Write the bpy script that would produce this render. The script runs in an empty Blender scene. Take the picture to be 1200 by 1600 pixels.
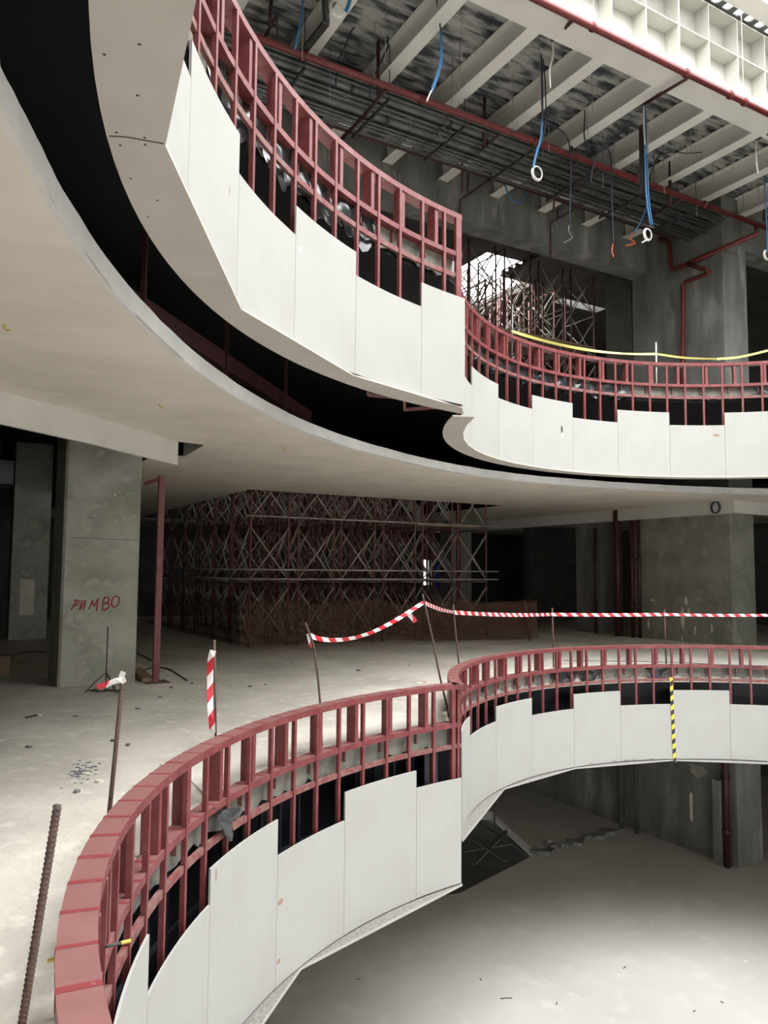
import bpy, bmesh, math, random
from mathutils import Vector, Matrix
from mathutils.geometry import tessellate_polygon
random.seed(7)
SC = bpy.context.scene
COL = SC.collection
R_ = math.radians

# ------------------------------------------------------------------ camera
EYE = 1.6                                    # eye height over the first-floor slab (z = 0)
PITCH, ROLL, FPX = R_(4.43), math.asin(0.008), 1200.0
cF = Vector((0, math.cos(PITCH), math.sin(PITCH)))
r0 = Vector((1, 0, 0)); u0 = Vector((0, -math.sin(PITCH), math.cos(PITCH)))
cR = r0 * math.cos(ROLL) + u0 * math.sin(ROLL)
cU = -r0 * math.sin(ROLL) + u0 * math.cos(ROLL)
CAMP = Vector((0, 0, EYE))
cd = bpy.data.cameras.new('camera'); cam = bpy.data.objects.new('camera', cd); COL.objects.link(cam)
cd.sensor_fit = 'VERTICAL'; cd.sensor_height = 36; cd.lens = 27; cd.clip_start = 0.05; cd.clip_end = 300
m = Matrix((( cR.x, cU.x, -cF.x, 0), (cR.y, cU.y, -cF.y, 0), (cR.z, cU.z, -cF.z, EYE), (0, 0, 0, 1)))
cam.matrix_world = m
SC.camera = cam

# ------------------------------------------------------------------ daylight and exposure
w = bpy.data.worlds.new('overcast_sky'); SC.world = w; w.use_nodes = True
bgn = w.node_tree.nodes['Background']
bgn.inputs['Color'].default_value = (1.0, 1.0, 0.985, 1); bgn.inputs['Strength'].default_value = 3.0
wn = w.node_tree.nodes; wl_ = w.node_tree.links             # overcast sky: the zenith is brighter than the horizon
tcw = wn.new('ShaderNodeTexCoord'); spw = wn.new('ShaderNodeSeparateXYZ'); wl_.new(tcw.outputs['Generated'], spw.inputs[0])
mrw = wn.new('ShaderNodeMapRange'); mrw.inputs['From Min'].default_value = 0.25; mrw.inputs['From Max'].default_value = 1.0
mrw.inputs['To Min'].default_value = 2.0; mrw.inputs['To Max'].default_value = 6.2
wl_.new(spw.outputs['Z'], mrw.inputs['Value']); wl_.new(mrw.outputs[0], bgn.inputs['Strength'])
SC.view_settings.view_transform = 'Standard'; SC.view_settings.look = 'None'
SC.view_settings.exposure = 1.16; SC.view_settings.gamma = 1.0
SC.view_settings.use_curve_mapping = False
try:
    SC.cycles.max_bounces = 10; SC.cycles.diffuse_bounces = 7; SC.cycles.glossy_bounces = 3
    SC.cycles.transparent_max_bounces = 12; SC.cycles.use_denoising = True
    SC.cycles.caustics_reflective = False; SC.cycles.caustics_refractive = False
except Exception: pass

# ------------------------------------------------------------------ survey helpers
def sight(x, y): return cF + cR * ((x - 600) / FPX) + cU * ((800 - y) / FPX)
def at_z(x, y, z):
    d = sight(x, y); return CAMP + d * ((z - EYE) / d.z)
AX = Vector((-0.5, 0.8660254, 0)); BX = Vector((0.8660254, 0.5, 0))     # the building grid
def W(u, v, z=0.0): return BX * u + AX * v + Vector((0, 0, z))
def at_v(x, y, v):                          # on the vertical grid plane v = const
    d = sight(x, y); return CAMP + d * ((v - CAMP.dot(AX)) / d.dot(AX))
def at_u(x, y, u):
    d = sight(x, y); return CAMP + d * ((u - CAMP.dot(BX)) / d.dot(BX))
def at_y(x, y, Y):
    d = sight(x, y); return CAMP + d * (Y / d.y)

# ------------------------------------------------------------------ materials
def mat(name, col, rough=0.7, metal=0.0, col2=None, scale=3.0, detail=5.0, lo=0.35, hi=0.65, bump=0.0, bscale=40.0,
        stretch=None, col3=None, scale3=1.0, lo3=0.55, hi3=0.75, spec=None, dust=None):
    M = bpy.data.materials.new(name); M.use_nodes = True
    nt = M.node_tree; N = nt.nodes; L = nt.links
    b = N['Principled BSDF']; b.inputs['Roughness'].default_value = rough; b.inputs['Metallic'].default_value = metal
    if spec is not None: b.inputs['Specular IOR Level'].default_value = spec
    b.inputs['Base Color'].default_value = (*col, 1)
    tc = N.new('ShaderNodeTexCoord'); mp = N.new('ShaderNodeMapping'); L.new(tc.outputs['Object'], mp.inputs['Vector'])
    if stretch: mp.vector_type = 'TEXTURE'; mp.inputs['Scale'].default_value = stretch[:3]; mp.inputs['Rotation'].default_value = (0, 0, stretch[3] if len(stretch) > 3 else 0)
    last = None
    def noise(sc, dt=detail):
        n = N.new('ShaderNodeTexNoise'); n.inputs['Scale'].default_value = sc; n.inputs['Detail'].default_value = dt
        L.new(mp.outputs['Vector'], n.inputs['Vector']); return n
    def ramp(n, a, c):
        r = N.new('ShaderNodeMapRange'); r.inputs['From Min'].default_value = a; r.inputs['From Max'].default_value = c
        L.new(n.outputs['Fac'], r.inputs['Value']); return r
    def mix(f, a, c2):
        x = N.new('ShaderNodeMix'); x.data_type = 'RGBA'; L.new(f.outputs[0], x.inputs['Factor'])
        if isinstance(a, tuple): x.inputs['A'].default_value = (*a, 1)
        else: L.new(a, x.inputs['A'])
        x.inputs['B'].default_value = (*c2, 1); return x.outputs['Result']
    if col2:
        last = mix(ramp(noise(scale), lo, hi), col, col2)
    if col3:
        last = mix(ramp(noise(scale3, 8.0), lo3, hi3), last if last else col, col3)
    if dust:                                     # settled dust on upward faces
        ge = N.new('ShaderNodeNewGeometry'); sz = N.new('ShaderNodeSeparateXYZ'); L.new(ge.outputs['Normal'], sz.inputs[0])
        r = N.new('ShaderNodeMapRange'); r.inputs['From Min'].default_value = 0.6; r.inputs['From Max'].default_value = 0.9; r.inputs['To Max'].default_value = 0.6
        L.new(sz.outputs['Z'], r.inputs['Value']); last = mix(r, last, dust)
    if last: L.new(last, b.inputs['Base Color'])
    if bump:
        bn = N.new('ShaderNodeBump'); bn.inputs['Strength'].default_value = bump; bn.inputs['Distance'].default_value = 0.02
        L.new(noise(bscale).outputs['Fac'], bn.inputs['Height']); L.new(bn.outputs['Normal'], b.inputs['Normal'])
    return M
def stripes(name, a, b_, period, slant=0.5):
    M = bpy.data.materials.new(name); M.use_nodes = True; nt = M.node_tree; N = nt.nodes; L = nt.links
    p = N['Principled BSDF']; p.inputs['Roughness'].default_value = 0.45
    uv = N.new('ShaderNodeUVMap'); sp = N.new('ShaderNodeSeparateXYZ'); L.new(uv.outputs['UV'], sp.inputs[0])
    m1 = N.new('ShaderNodeMath'); m1.operation = 'MULTIPLY'; m1.inputs[1].default_value = slant; L.new(sp.outputs['Y'], m1.inputs[0])
    m2 = N.new('ShaderNodeMath'); m2.operation = 'ADD'; L.new(sp.outputs['X'], m2.inputs[0]); L.new(m1.outputs[0], m2.inputs[1])
    m3 = N.new('ShaderNodeMath'); m3.operation = 'DIVIDE'; m3.inputs[1].default_value = period; L.new(m2.outputs[0], m3.inputs[0])
    m4 = N.new('ShaderNodeMath'); m4.operation = 'FRACT'; L.new(m3.outputs[0], m4.inputs[0])
    m5 = N.new('ShaderNodeMath'); m5.operation = 'GREATER_THAN'; m5.inputs[1].default_value = 0.5; L.new(m4.outputs[0], m5.inputs[0])
    x = N.new('ShaderNodeMix'); x.data_type = 'RGBA'; L.new(m5.outputs[0], x.inputs['Factor'])
    x.inputs['A'].default_value = (*a, 1); x.inputs['B'].default_value = (*b_, 1); L.new(x.outputs['Result'], p.inputs['Base Color'])
    return M
BOARD = mat('fibre_cement_board', (0.395, 0.395, 0.38), 0.75, col2=(0.37, 0.365, 0.345), scale=2.2, lo=0.4, hi=0.75, bump=0.03, bscale=90)
LIP = mat('raw_board_face', (0.26, 0.245, 0.23), 0.9, col2=(0.17, 0.16, 0.15), scale=45, bump=0.25, bscale=120)
SOFFIT = mat('soffit_board', (0.56, 0.53, 0.48), 0.85, col2=(0.52, 0.49, 0.44), scale=3, bump=0.02)
PLASTER = mat('ceiling_plaster', (0.82, 0.765, 0.68), 0.85, col2=(0.70, 0.65, 0.57), scale=1.1, lo=0.35, hi=0.7, col3=(0.84, 0.79, 0.71), scale3=2.7, bump=0.02)
BAND = mat('plaster_edge', (0.78, 0.77, 0.75), 0.8, col2=(0.70, 0.69, 0.67), scale=4, bump=0.03)
BULK = mat('bulkhead_board', (0.66, 0.65, 0.61), 0.8, col2=(0.60, 0.59, 0.55), scale=2)
RED = mat('red_oxide_primer', (0.165, 0.036, 0.039), 0.5, col2=(0.235, 0.075, 0.073), scale=7, lo=0.42, hi=0.72, col3=(0.09, 0.035, 0.032), scale3=14, lo3=0.62, hi3=0.8, bump=0.03, dust=(0.235, 0.125, 0.117))
SEAM = mat('ground_weld', (0.20, 0.030, 0.034), 0.55, col2=(0.30, 0.22, 0.19), scale=30, lo=0.62, hi=0.78)
RUST = mat('worn_primer', (0.21, 0.115, 0.10), 0.7, col2=(0.19, 0.05, 0.05), scale=16, lo=0.4, hi=0.6)
FLOOR = mat('dusty_concrete_floor', (0.62, 0.59, 0.525), 0.9, col2=(0.45, 0.425, 0.375), scale=1.0, detail=7, lo=0.36, hi=0.68, col3=(0.70, 0.675, 0.61), scale3=6.0, bump=0.6, bscale=16)
FLOOR3 = mat('upper_slab_concrete', (0.40, 0.385, 0.35), 0.9, col2=(0.32, 0.31, 0.28), scale=1.2)
FLOOR2 = mat('lower_floor_screed', (0.53, 0.52, 0.50), 0.85, col2=(0.44, 0.43, 0.41), scale=0.5, lo=0.3, hi=0.7, col3=(0.56, 0.55, 0.525), scale3=2.1, bump=0.08, bscale=12)
CONC = mat('cast_concrete', (0.43, 0.43, 0.37), 0.85, col2=(0.25, 0.255, 0.205), scale=2.2, lo=0.35, hi=0.7, col3=(0.52, 0.515, 0.45), scale3=4.5, bump=0.08, bscale=14)
CONCD = mat('grey_cast_concrete', (0.235, 0.235, 0.22), 0.85, col2=(0.135, 0.135, 0.125), scale=1.5, lo=0.35, hi=0.68, col3=(0.44, 0.44, 0.42), scale3=1.0, lo3=0.58, hi3=0.8, stretch=(0.6, 0.6, 1.9), bump=0.08, bscale=14)
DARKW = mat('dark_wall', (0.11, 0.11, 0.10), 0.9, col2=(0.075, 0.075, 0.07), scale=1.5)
EDGEC = mat('slab_edge_concrete', (0.27, 0.26, 0.23), 0.9, col2=(0.16, 0.155, 0.14), scale=6, col3=(0.36, 0.345, 0.28), scale3=3, bump=0.5, bscale=25)
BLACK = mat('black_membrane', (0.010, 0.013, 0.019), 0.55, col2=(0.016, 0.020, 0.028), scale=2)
VOIDM = mat('unlit_void', (0.006, 0.007, 0.009), 0.95)  # near-black colour carries the shade of the unlit gap above the ceiling
DECK = mat('galvanised_deck', (0.50, 0.50, 0.48), 0.45, 0.35, col2=(0.095, 0.105, 0.115), scale=2.6, detail=3.0, lo=0.44, hi=0.60, stretch=(1.5, 0.42, 1.0, R_(30)), bump=0.04, bscale=5)  # light and dark blotches painted in for reflections in the galvanised steel
STEELW = mat('white_painted_steel', (0.80, 0.785, 0.75), 0.55, col2=(0.74, 0.725, 0.69), scale=1.5)
COFFER = mat('cream_painted_steel', (0.60, 0.595, 0.55), 0.5, col2=(0.55, 0.545, 0.50), scale=2)
CONDUIT = mat('galvanised_conduit', (0.17, 0.175, 0.175), 0.4, 0.45, col2=(0.09, 0.09, 0.09), scale=3)
TRAYM = mat('dusty_cable_tray', (0.075, 0.078, 0.08), 0.6, 0.3, col2=(0.045, 0.045, 0.045), scale=4)
PIPER = mat('red_sprinkler_pipe', (0.165, 0.026, 0.025), 0.4, col2=(0.12, 0.021, 0.021), scale=4)
PIPED = mat('dark_red_pipe', (0.062, 0.016, 0.016), 0.5, col2=(0.04, 0.012, 0.012), scale=4)
ROD = mat('zinc_rod', (0.30, 0.30, 0.29), 0.5, 0.4)
REBAR = mat('rusty_rebar', (0.085, 0.06, 0.052), 0.75, 0.2, col2=(0.14, 0.085, 0.065), scale=30)
WIREB = mat('blue_cable', (0.05, 0.20, 0.42), 0.45)
WIREK = mat('dark_cable', (0.030, 0.045, 0.065), 0.5)
WIREW = mat('white_cable', (0.74, 0.73, 0.68), 0.5)
WIREO = mat('orange_wire_end', (0.55, 0.12, 0.06), 0.5)
SCAFR = mat('scaffold_red_tube', (0.20, 0.07, 0.062), 0.6, col2=(0.12, 0.055, 0.05), scale=3)
SCAFG = mat('scaffold_grey_tube', (0.44, 0.41, 0.37), 0.6, 0.1, col2=(0.30, 0.24, 0.21), scale=3)
WOOD = mat('weathered_plank', (0.30, 0.21, 0.14), 0.85, col2=(0.20, 0.14, 0.095), scale=5, stretch=(1, .125, .125, R_(30)))
NETM = None
PLASTIC = mat('creased_grey_sheet', (0.055, 0.058, 0.062), 0.22, col2=(0.022, 0.024, 0.027), scale=6, spec=0.7)
PAINTR = mat('red_spray_paint', (0.27, 0.025, 0.035), 0.6)
DIRT = mat('dark_dirt', (0.07, 0.065, 0.06), 0.9)
STAIN = mat('brown_mark', (0.33, 0.22, 0.17), 0.9)
YELL = mat('yellow_plastic', (0.72, 0.56, 0.10), 0.55)
BLUET = mat('blue_tarpaulin', (0.02, 0.06, 0.42), 0.5)
PALE = mat('pale_patch', (0.80, 0.77, 0.68), 0.9, col2=(0.62, 0.60, 0.53), scale=9)
TAPE = stripes('red_white_tape', (0.82, 0.80, 0.78), (0.60, 0.03, 0.05), 0.19, 1.2)
HAZ = stripes('yellow_black_tape', (0.75, 0.58, 0.06), (0.02, 0.02, 0.02), 0.155, 0.7)
YTAPE = mat('yellow_barrier_film', (0.78, 0.72, 0.22), 0.45)
def net_mat():
    M = bpy.data.materials.new('orange_debris_net'); M.use_nodes = True; nt = M.node_tree; N = nt.nodes; L = nt.links
    b = N['Principled BSDF']; b.inputs['Base Color'].default_value = (0.115, 0.052, 0.030, 1); b.inputs['Roughness'].default_value = 0.7
    tr = N.new('ShaderNodeBsdfTransparent'); mx = N.new('ShaderNodeMixShader')
    tc = N.new('ShaderNodeTexCoord'); n = N.new('ShaderNodeTexNoise'); n.inputs['Scale'].default_value = 1.3; L.new(tc.outputs['Object'], n.inputs['Vector'])
    r = N.new('ShaderNodeMapRange'); r.inputs['From Min'].default_value = .3; r.inputs['From Max'].default_value = .7
    r.inputs['To Min'].default_value = .35; r.inputs['To Max'].default_value = .68
    L.new(n.outputs['Fac'], r.inputs['Value']); L.new(r.outputs[0], mx.inputs[0]); L.new(tr.outputs[0], mx.inputs[1]); L.new(b.outputs[0], mx.inputs[2])
    L.new(mx.outputs[0], N['Material Output'].inputs['Surface']); return M
NETM = net_mat()

# ------------------------------------------------------------------ mesh helpers
class MB:
    def __init__(s): s.v = []; s.f = []; s.mi = []; s.uv = {}; s.cur = 0; s.sm = []
    def add(s, vs, fs, smooth=False, uvs=None):
        o = len(s.v); s.v += [Vector(x) for x in vs]
        for k, f in enumerate(fs):
            s.f.append(tuple(i + o for i in f)); s.mi.append(s.cur); s.sm.append(smooth)
            if uvs: s.uv[len(s.f) - 1] = [uvs[i] for i in f]
        return s
    def hexa(s, p):                       # eight corners: bottom ring of four, top ring of four
        return s.add(p, [(3, 2, 1, 0), (4, 5, 6, 7), (0, 1, 5, 4), (1, 2, 6, 5), (2, 3, 7, 6), (3, 0, 4, 7)])
    def box(s, c, sx, sy, sz, ax=None, ay=None):      # base centre c
        ax = ax or Vector((1, 0, 0)); ay = ay or Vector((0, 1, 0)); c = Vector(c); z = Vector((0, 0, 1))
        q = [c + ax * (i * sx / 2) + ay * (j * sy / 2) for i, j in ((-1, -1), (1, -1), (1, 1), (-1, 1))]
        return s.hexa(q + [p + z * sz for p in q])
    def boxuv(s, ua, ub, va, vb, za, zb):
        q = [W(ua, va), W(ub, va), W(ub, vb), W(ua, vb)]
        return s.hexa([p + Vector((0, 0, za)) for p in q] + [p + Vector((0, 0, zb)) for p in q])
    def tube(s, pts, r, n=8, closed=False):
        pts = [Vector(p) for p in pts]; k = len(pts)
        if k < 2: return s
        rings = []; nrm = None
        for i in range(k):
            if closed: t = (pts[(i + 1) % k] - pts[i - 1])
            else: t = (pts[min(i + 1, k - 1)] - pts[max(i - 1, 0)])
            t = t.normalized() if t.length > 1e-9 else Vector((0, 0, 1))
            if nrm is None:
                nrm = t.cross(Vector((0, 0, 1)))
                if nrm.length < 1e-3: nrm = t.cross(Vector((1, 0, 0)))
            nrm = (nrm - t * nrm.dot(t)).normalized(); bn = t.cross(nrm)
            rr = r[i] if isinstance(r, (list, tuple)) else r
            rings.append([pts[i] + (nrm * math.cos(a) + bn * math.sin(a)) * rr for a in [2 * math.pi * j / n for j in range(n)]])
        vs = [p for rg in rings for p in rg]; fs = []
        for i in range(k if closed else k - 1):
            a, b = i * n, ((i + 1) % k) * n
            for j in range(n):
                fs.append((a + j, a + (j + 1) % n, b + (j + 1) % n, b + j))
        if not closed: fs += [tuple(reversed(range(n))), tuple(range((k - 1) * n, k * n))]
        return s.add(vs, fs, True)
    def bar(s, a, b, wd, ht, up=Vector((0, 0, 1))):
        a = Vector(a); b = Vector(b); t = (b - a).normalized(); sd = t.cross(up)
        if sd.length < 1e-4: sd = t.cross(Vector((1, 0, 0)))
        sd.normalize(); u = sd.cross(t)
        q = lambda p: [p + sd * (i * wd / 2) + u * (j * ht / 2) for i, j in ((-1, -1), (1, -1), (1, 1), (-1, 1))]
        return s.hexa(q(a) + q(b))
    def sector(s, c, ra, rb, a0, a1, za, zb, step=2.0, jit=None):     # upright ring sector, angles in degrees
        n = max(1, int(math.ceil(abs(a1 - a0) / step))); vs = []; fs = []
        for i in range(n + 1):
            a = R_(a0 + (a1 - a0) * i / n); d = Vector((math.cos(a), math.sin(a), 0)); cc = Vector((c[0], c[1], 0))
            z0 = za + (jit() if jit else 0)
            vs += [cc + d * ra + Vector((0, 0, z0)), cc + d * rb + Vector((0, 0, z0)), cc + d * rb + Vector((0, 0, zb)), cc + d * ra + Vector((0, 0, zb))]
        for i in range(n):
            o, p = 4 * i, 4 * i + 4
            for j in range(4): fs.append((o + j, p + j, p + (j + 1) % 4, o + (j + 1) % 4))
        fs += [(0, 1, 2, 3), (4 * n + 3, 4 * n + 2, 4 * n + 1, 4 * n)]
        return s.add(vs, fs)
    def slab(s, loops, za, zb):            # outer loop plus holes, given as (x, y) lists
        lp = [[Vector((p[0], p[1], 0)) for p in l] for l in loops]
        tri = tessellate_polygon(lp); flat = [p for l in lp for p in l]; n = len(flat)
        vs = [p + Vector((0, 0, zb)) for p in flat] + [p + Vector((0, 0, za)) for p in flat]
        fs = []
        for t in tri:
            a, b, c = (flat[i] for i in t)
            t = t if (b - a).cross(c - a).z > 0 else (t[0], t[2], t[1])
            fs.append(tuple(t)); fs.append((t[0] + n, t[2] + n, t[1] + n))
        o = 0
        for l in lp:
            k = len(l)
            for i in range(k): fs.append((o + i, o + (i + 1) % k, n + o + (i + 1) % k, n + o + i))
            o += k
        return s.add(vs, fs)
    def ribbon(s, pts, wd, side=Vector((0, 0, 1)), th=0.0015, twist=None):
        pts = [Vector(p) for p in pts]; vs = []; uvs = []; fs = []; L = 0; k = len(pts)
        for i, p in enumerate(pts):
            if i: L += (p - pts[i - 1]).length
            t = (pts[min(i + 1, k - 1)] - pts[max(i - 1, 0)]).normalized()
            sd = (side - t * side.dot(t)).normalized(); nn = t.cross(sd)
            if twist:
                q = Matrix.Rotation(twist(i / (k - 1)), 3, t); sd = q @ sd; nn = q @ nn
            for a, b in ((-1, -1), (1, -1), (1, 1), (-1, 1)):
                vs.append(p + sd * (a * wd / 2) + nn * (b * th)); uvs.append((L, 0 if a < 0 else wd))
        for i in range(k - 1):
            o, q = 4 * i, 4 * i + 4
            for j in range(4): fs.append((o + j, o + (j + 1) % 4, q + (j + 1) % 4, q + j))
        fs += [(3, 2, 1, 0), (4 * k - 4, 4 * k - 3, 4 * k - 2, 4 * k - 1)]
        return s.add(vs, fs, False, uvs)
    def build(s, name, mats, parent=None, origin=None):
        mats = mats if isinstance(mats, (list, tuple)) else [mats]
        me = bpy.data.meshes.new(name)
        if origin is None:
            xs = [v.x for v in s.v]; ys = [v.y for v in s.v]; zs = [v.z for v in s.v]
            origin = Vector(((min(xs) + max(xs)) / 2, (min(ys) + max(ys)) / 2, min(zs)))
        origin = Vector(origin)
        me.from_pydata([v - origin for v in s.v], [], s.f)
        for mm in mats: me.materials.append(mm)
        for i, p in enumerate(me.polygons): p.material_index = s.mi[i]; p.use_smooth = s.sm[i]
        if s.uv:
            ul = me.uv_layers.new(name='UVMap')
            for i, p in enumerate(me.polygons):
                if i in s.uv:
                    for k, li in enumerate(p.loop_indices): ul.data[li].uv = s.uv[i][k]
        bm = bmesh.new(); bm.from_mesh(me); bmesh.ops.recalc_face_normals(bm, faces=bm.faces); bm.to_mesh(me); bm.free()
        o = bpy.data.objects.new(name, me); COL.objects.link(o)
        o.location = origin
        if parent is not None:
            o.parent = parent; o.location = origin - parent.location
        return o
def tag(o, label, cat, group=None, kind=None):
    o['label'] = label; o['category'] = cat
    if group: o['group'] = group
    if kind: o['kind'] = kind
    return o
def thing(name, label, cat, loc, group=None):
    o = bpy.data.objects.new(name, None); COL.objects.link(o); o.location = loc; o.empty_display_size = 0.1
    return tag(o, label, cat, group)
def struct(mb, name, mats, label, cat): return tag(mb.build(name, mats), label, cat, None, 'structure')
def smooth_path(pts, n=8):                 # Catmull-Rom
    P = [Vector(p) for p in pts]; P = [P[0] * 2 - P[1]] + P + [P[-1] * 2 - P[-2]]; out = []
    for i in range(1, len(P) - 2):
        a, b, c, d = P[i - 1:i + 3]
        for k in range(n):
            t = k / n
            out.append(0.5 * ((2 * b) + (c - a) * t + (2 * a - 5 * b + 4 * c - d) * t * t + (3 * b - a - 3 * c + d) * t ** 3))
    out.append(P[-2]); return out
ORD = ['first', 'second', 'third', 'fourth', 'fifth', 'sixth', 'seventh', 'eighth', 'ninth', 'tenth', 'eleventh', 'twelfth', 'thirteenth', 'fourteenth', 'fifteenth', 'sixteenth']
def arc(c, r, a0, a1, step=2.0):
    n = max(1, int(round(abs(a1 - a0) / step)))
    return [(c[0] + r * math.cos(R_(a0 + (a1 - a0) * i / n)), c[1] + r * math.sin(R_(a0 + (a1 - a0) * i / n))) for i in range(n + 1)]
def pol(c, r, a, z=0.0): return Vector((c[0] + r * math.cos(R_(a)), c[1] + r * math.sin(R_(a)), z))

# ------------------------------------------------------------------ plan of the two atrium rings
LN, LNR = (3.6, 4.3), 4.83        # first floor, near ring
UN, UNR = (3.9, 3.68), 4.95       # second floor, near ring
FC, FR = (5.2, 8.55), 4.35        # far ring, both floors
def low_loop(o): return arc(LN, LNR + o, 126.5, 270) + [(9.55 + o, -0.53 - o), (9.55 + o, 8.55)] + arc(FC, FR + o, 2, 182)
def up_loop(o): return arc(UN, UNR + o, 130, 270) + [(9.55 + o, -1.27 - o), (9.55 + o, 8.55)] + arc(FC, FR + o, 2, 189)
OUT = [(p.x, p.y) for p in (W(-9, -13), W(23, -13), W(23, 27), W(-9, 27))]
OUTW = [(p.x, p.y) for p in (W(-9.3, -13.3), W(23.3, -13.3), W(23.3, 27.3), W(-9.3, 27.3))]
ceil_pts = [(-1.37, 2.59), (-1.44, 3.03), (-1.53, 3.6), (-1.61, 4.68), (-1.55, 6.11), (-1.30, 7.7), (-0.79, 9.37), (0.0, 10.93), (1.04, 12.42), (2.35, 13.66), (4.0, 14.62), (6.0, 15.42)]
CC, CR = (8.83, 5.32), 10.49
def ceil_loop():
    sp = [(p.x, p.y) for p in smooth_path([(x, y, 0) for x, y in ceil_pts], 6)]
    a_top = math.degrees(math.atan2(15.42 - CC[1], 6.0 - CC[0])); a_bot = math.degrees(math.atan2(2.59 - CC[1], -1.37 - CC[0]))
    return sp + arc(CC, CR, a_top - 3, -(360 - (a_bot % 360)) + 3, 4)      # clockwise back under the camera
SHAFT = [(p.x, p.y) for p in (W(5.35, 14.75), W(11.95, 14.75), W(11.95, 25), W(5.35, 25))]

# ------------------------------------------------------------------ floors, ceilings, slabs
PIT = [(-0.6, 15.0), (1.59, 15.87), (3.55, 18.05), (2.95, 21.1), (0.2, 20.6), (-1.2, 17.5)]
mb = MB(); mb.slab([OUT, PIT], -4.98, -4.78)
struct(mb, 'floor_lower', FLOOR2, 'grey dusty screed floor of the level below, at the bottom of the atrium', 'floor')
mb = MB(); mb.slab([[(-2.5, 14), (5, 14), (5, 23), (-2.5, 23)]], -5.55, -5.35)
struct(mb, 'floor_pit', DARKW, 'dark bottom of the pit in the lower floor', 'floor')
mb = MB(); mb.slab([OUT, low_loop(0.10)], -0.20, 0.0)
struct(mb, 'floor', FLOOR, 'dusty pale concrete floor around the curved opening at eye level', 'floor')
mb = MB(); mb.slab([OUT, low_loop(0.62)], -1.62, -1.57)
struct(mb, 'ceiling_lower', PLASTER, 'ceiling over the lower level', 'ceiling')
mb = MB(); mb.slab([OUT, up_loop(0.10), SHAFT], 4.60, 4.78)
struct(mb, 'floor_upper', FLOOR3, 'concrete slab of the upper gallery floor', 'floor')
cl = ceil_loop()
bulk = [(-4.35, 2.5), (-4.15, 4.5), (-3.55, 6.95), (-3.13, 8.05), (-2.63, 9.70)]
leftout = [(-2.36, 9.93), (-2.9, 11.0)] + [(p.x, p.y) for p in (W(2.6, 11.2), W(2.6, 26.5))]
outer = [(-4.5, -8)] + bulk + leftout + [(p.x, p.y) for p in (W(22.8, 26.5), W(22.8, -7))]
mb = MB(); mb.slab([outer, cl, SHAFT], 3.23, 3.245)
struct(mb, 'ceiling', PLASTER, 'smooth beige plaster ceiling with a big curved edge over the eye-level floor', 'ceiling')
mb = MB(); n = len(cl); vs = []; fs = []
for i, (x, y) in enumerate(cl):
    a = Vector((cl[i - 1][0], cl[i - 1][1], 0)); b = Vector((cl[(i + 1) % n][0], cl[(i + 1) % n][1], 0)); t = (b - a).normalized(); nn = Vector((t.y, -t.x, 0))
    if nn.dot(Vector((CC[0] - x, CC[1] - y, 0))) > 0: nn = -nn
    p = Vector((x, y, 0)); zt = 3.372 + random.uniform(-.004, .004)
    vs += [p + Vector((0, 0, 3.229)), p + nn * 0.03 + Vector((0, 0, 3.229)), p + nn * 0.03 + Vector((0, 0, zt)), p + Vector((0, 0, zt))]
for i in range(n):
    o, q = 4 * i, 4 * ((i + 1) % n)
    for j in range(4): fs.append((o + j, q + j, q + (j + 1) % 4, o + (j + 1) % 4))
mb.add(vs, fs); struct(mb, 'trim_1', BAND, 'pale upstand edge band along the curved plaster ceiling', 'trim')

mb = MB(); mb.slab([OUT, up_loop(0.12), SHAFT], 4.54, 4.595); struct(mb, 'ceiling_void_shade', VOIDM, 'underside of the upper gallery slab over the plaster ceiling, shade of the gap put into its black colour', 'ceiling')
# dark liners of the voids between floors, the shaft one added for shade
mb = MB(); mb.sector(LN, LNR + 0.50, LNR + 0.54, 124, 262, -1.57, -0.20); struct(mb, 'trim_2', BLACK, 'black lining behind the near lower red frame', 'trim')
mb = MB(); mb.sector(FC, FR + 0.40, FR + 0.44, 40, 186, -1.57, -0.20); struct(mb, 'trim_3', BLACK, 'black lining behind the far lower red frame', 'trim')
mb = MB(); mb.boxuv(5.15, 12.15, 14.55, 14.7, 3.25, 4.54); mb.boxuv(5.15, 5.3, 14.7, 25, 3.25, 4.54); mb.boxuv(12.0, 12.15, 14.7, 25, 3.25, 4.54); struct(mb, 'trim_added_shade', VOIDM, 'added lining of the scaffold shaft between the ceilings, black for the shade of the gap', 'trim')  # added lining, its black standing in for shade above the ceiling
mb = MB(); mb.sector(LN, LNR + .33, LNR + .345, 146.5, 158.0, -1.55, -.86, 2); mb.sector(LN, LNR + .37, LNR + .385, 126.8, 132.5, -1.55, -.74, 2); struct(mb, 'trim_5', SOFFIT, 'beige inner boards glimpsed behind the near lower frame', 'trim')
mb = MB()
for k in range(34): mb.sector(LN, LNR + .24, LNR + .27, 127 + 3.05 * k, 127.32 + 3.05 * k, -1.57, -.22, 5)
mb.sector(LN, LNR + .24, LNR + .27, 126, 231, -.80, -.77, 2); struct(mb, 'trim_13', BLACK, 'black inner framing behind the near lower red frame', 'trim')
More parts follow.
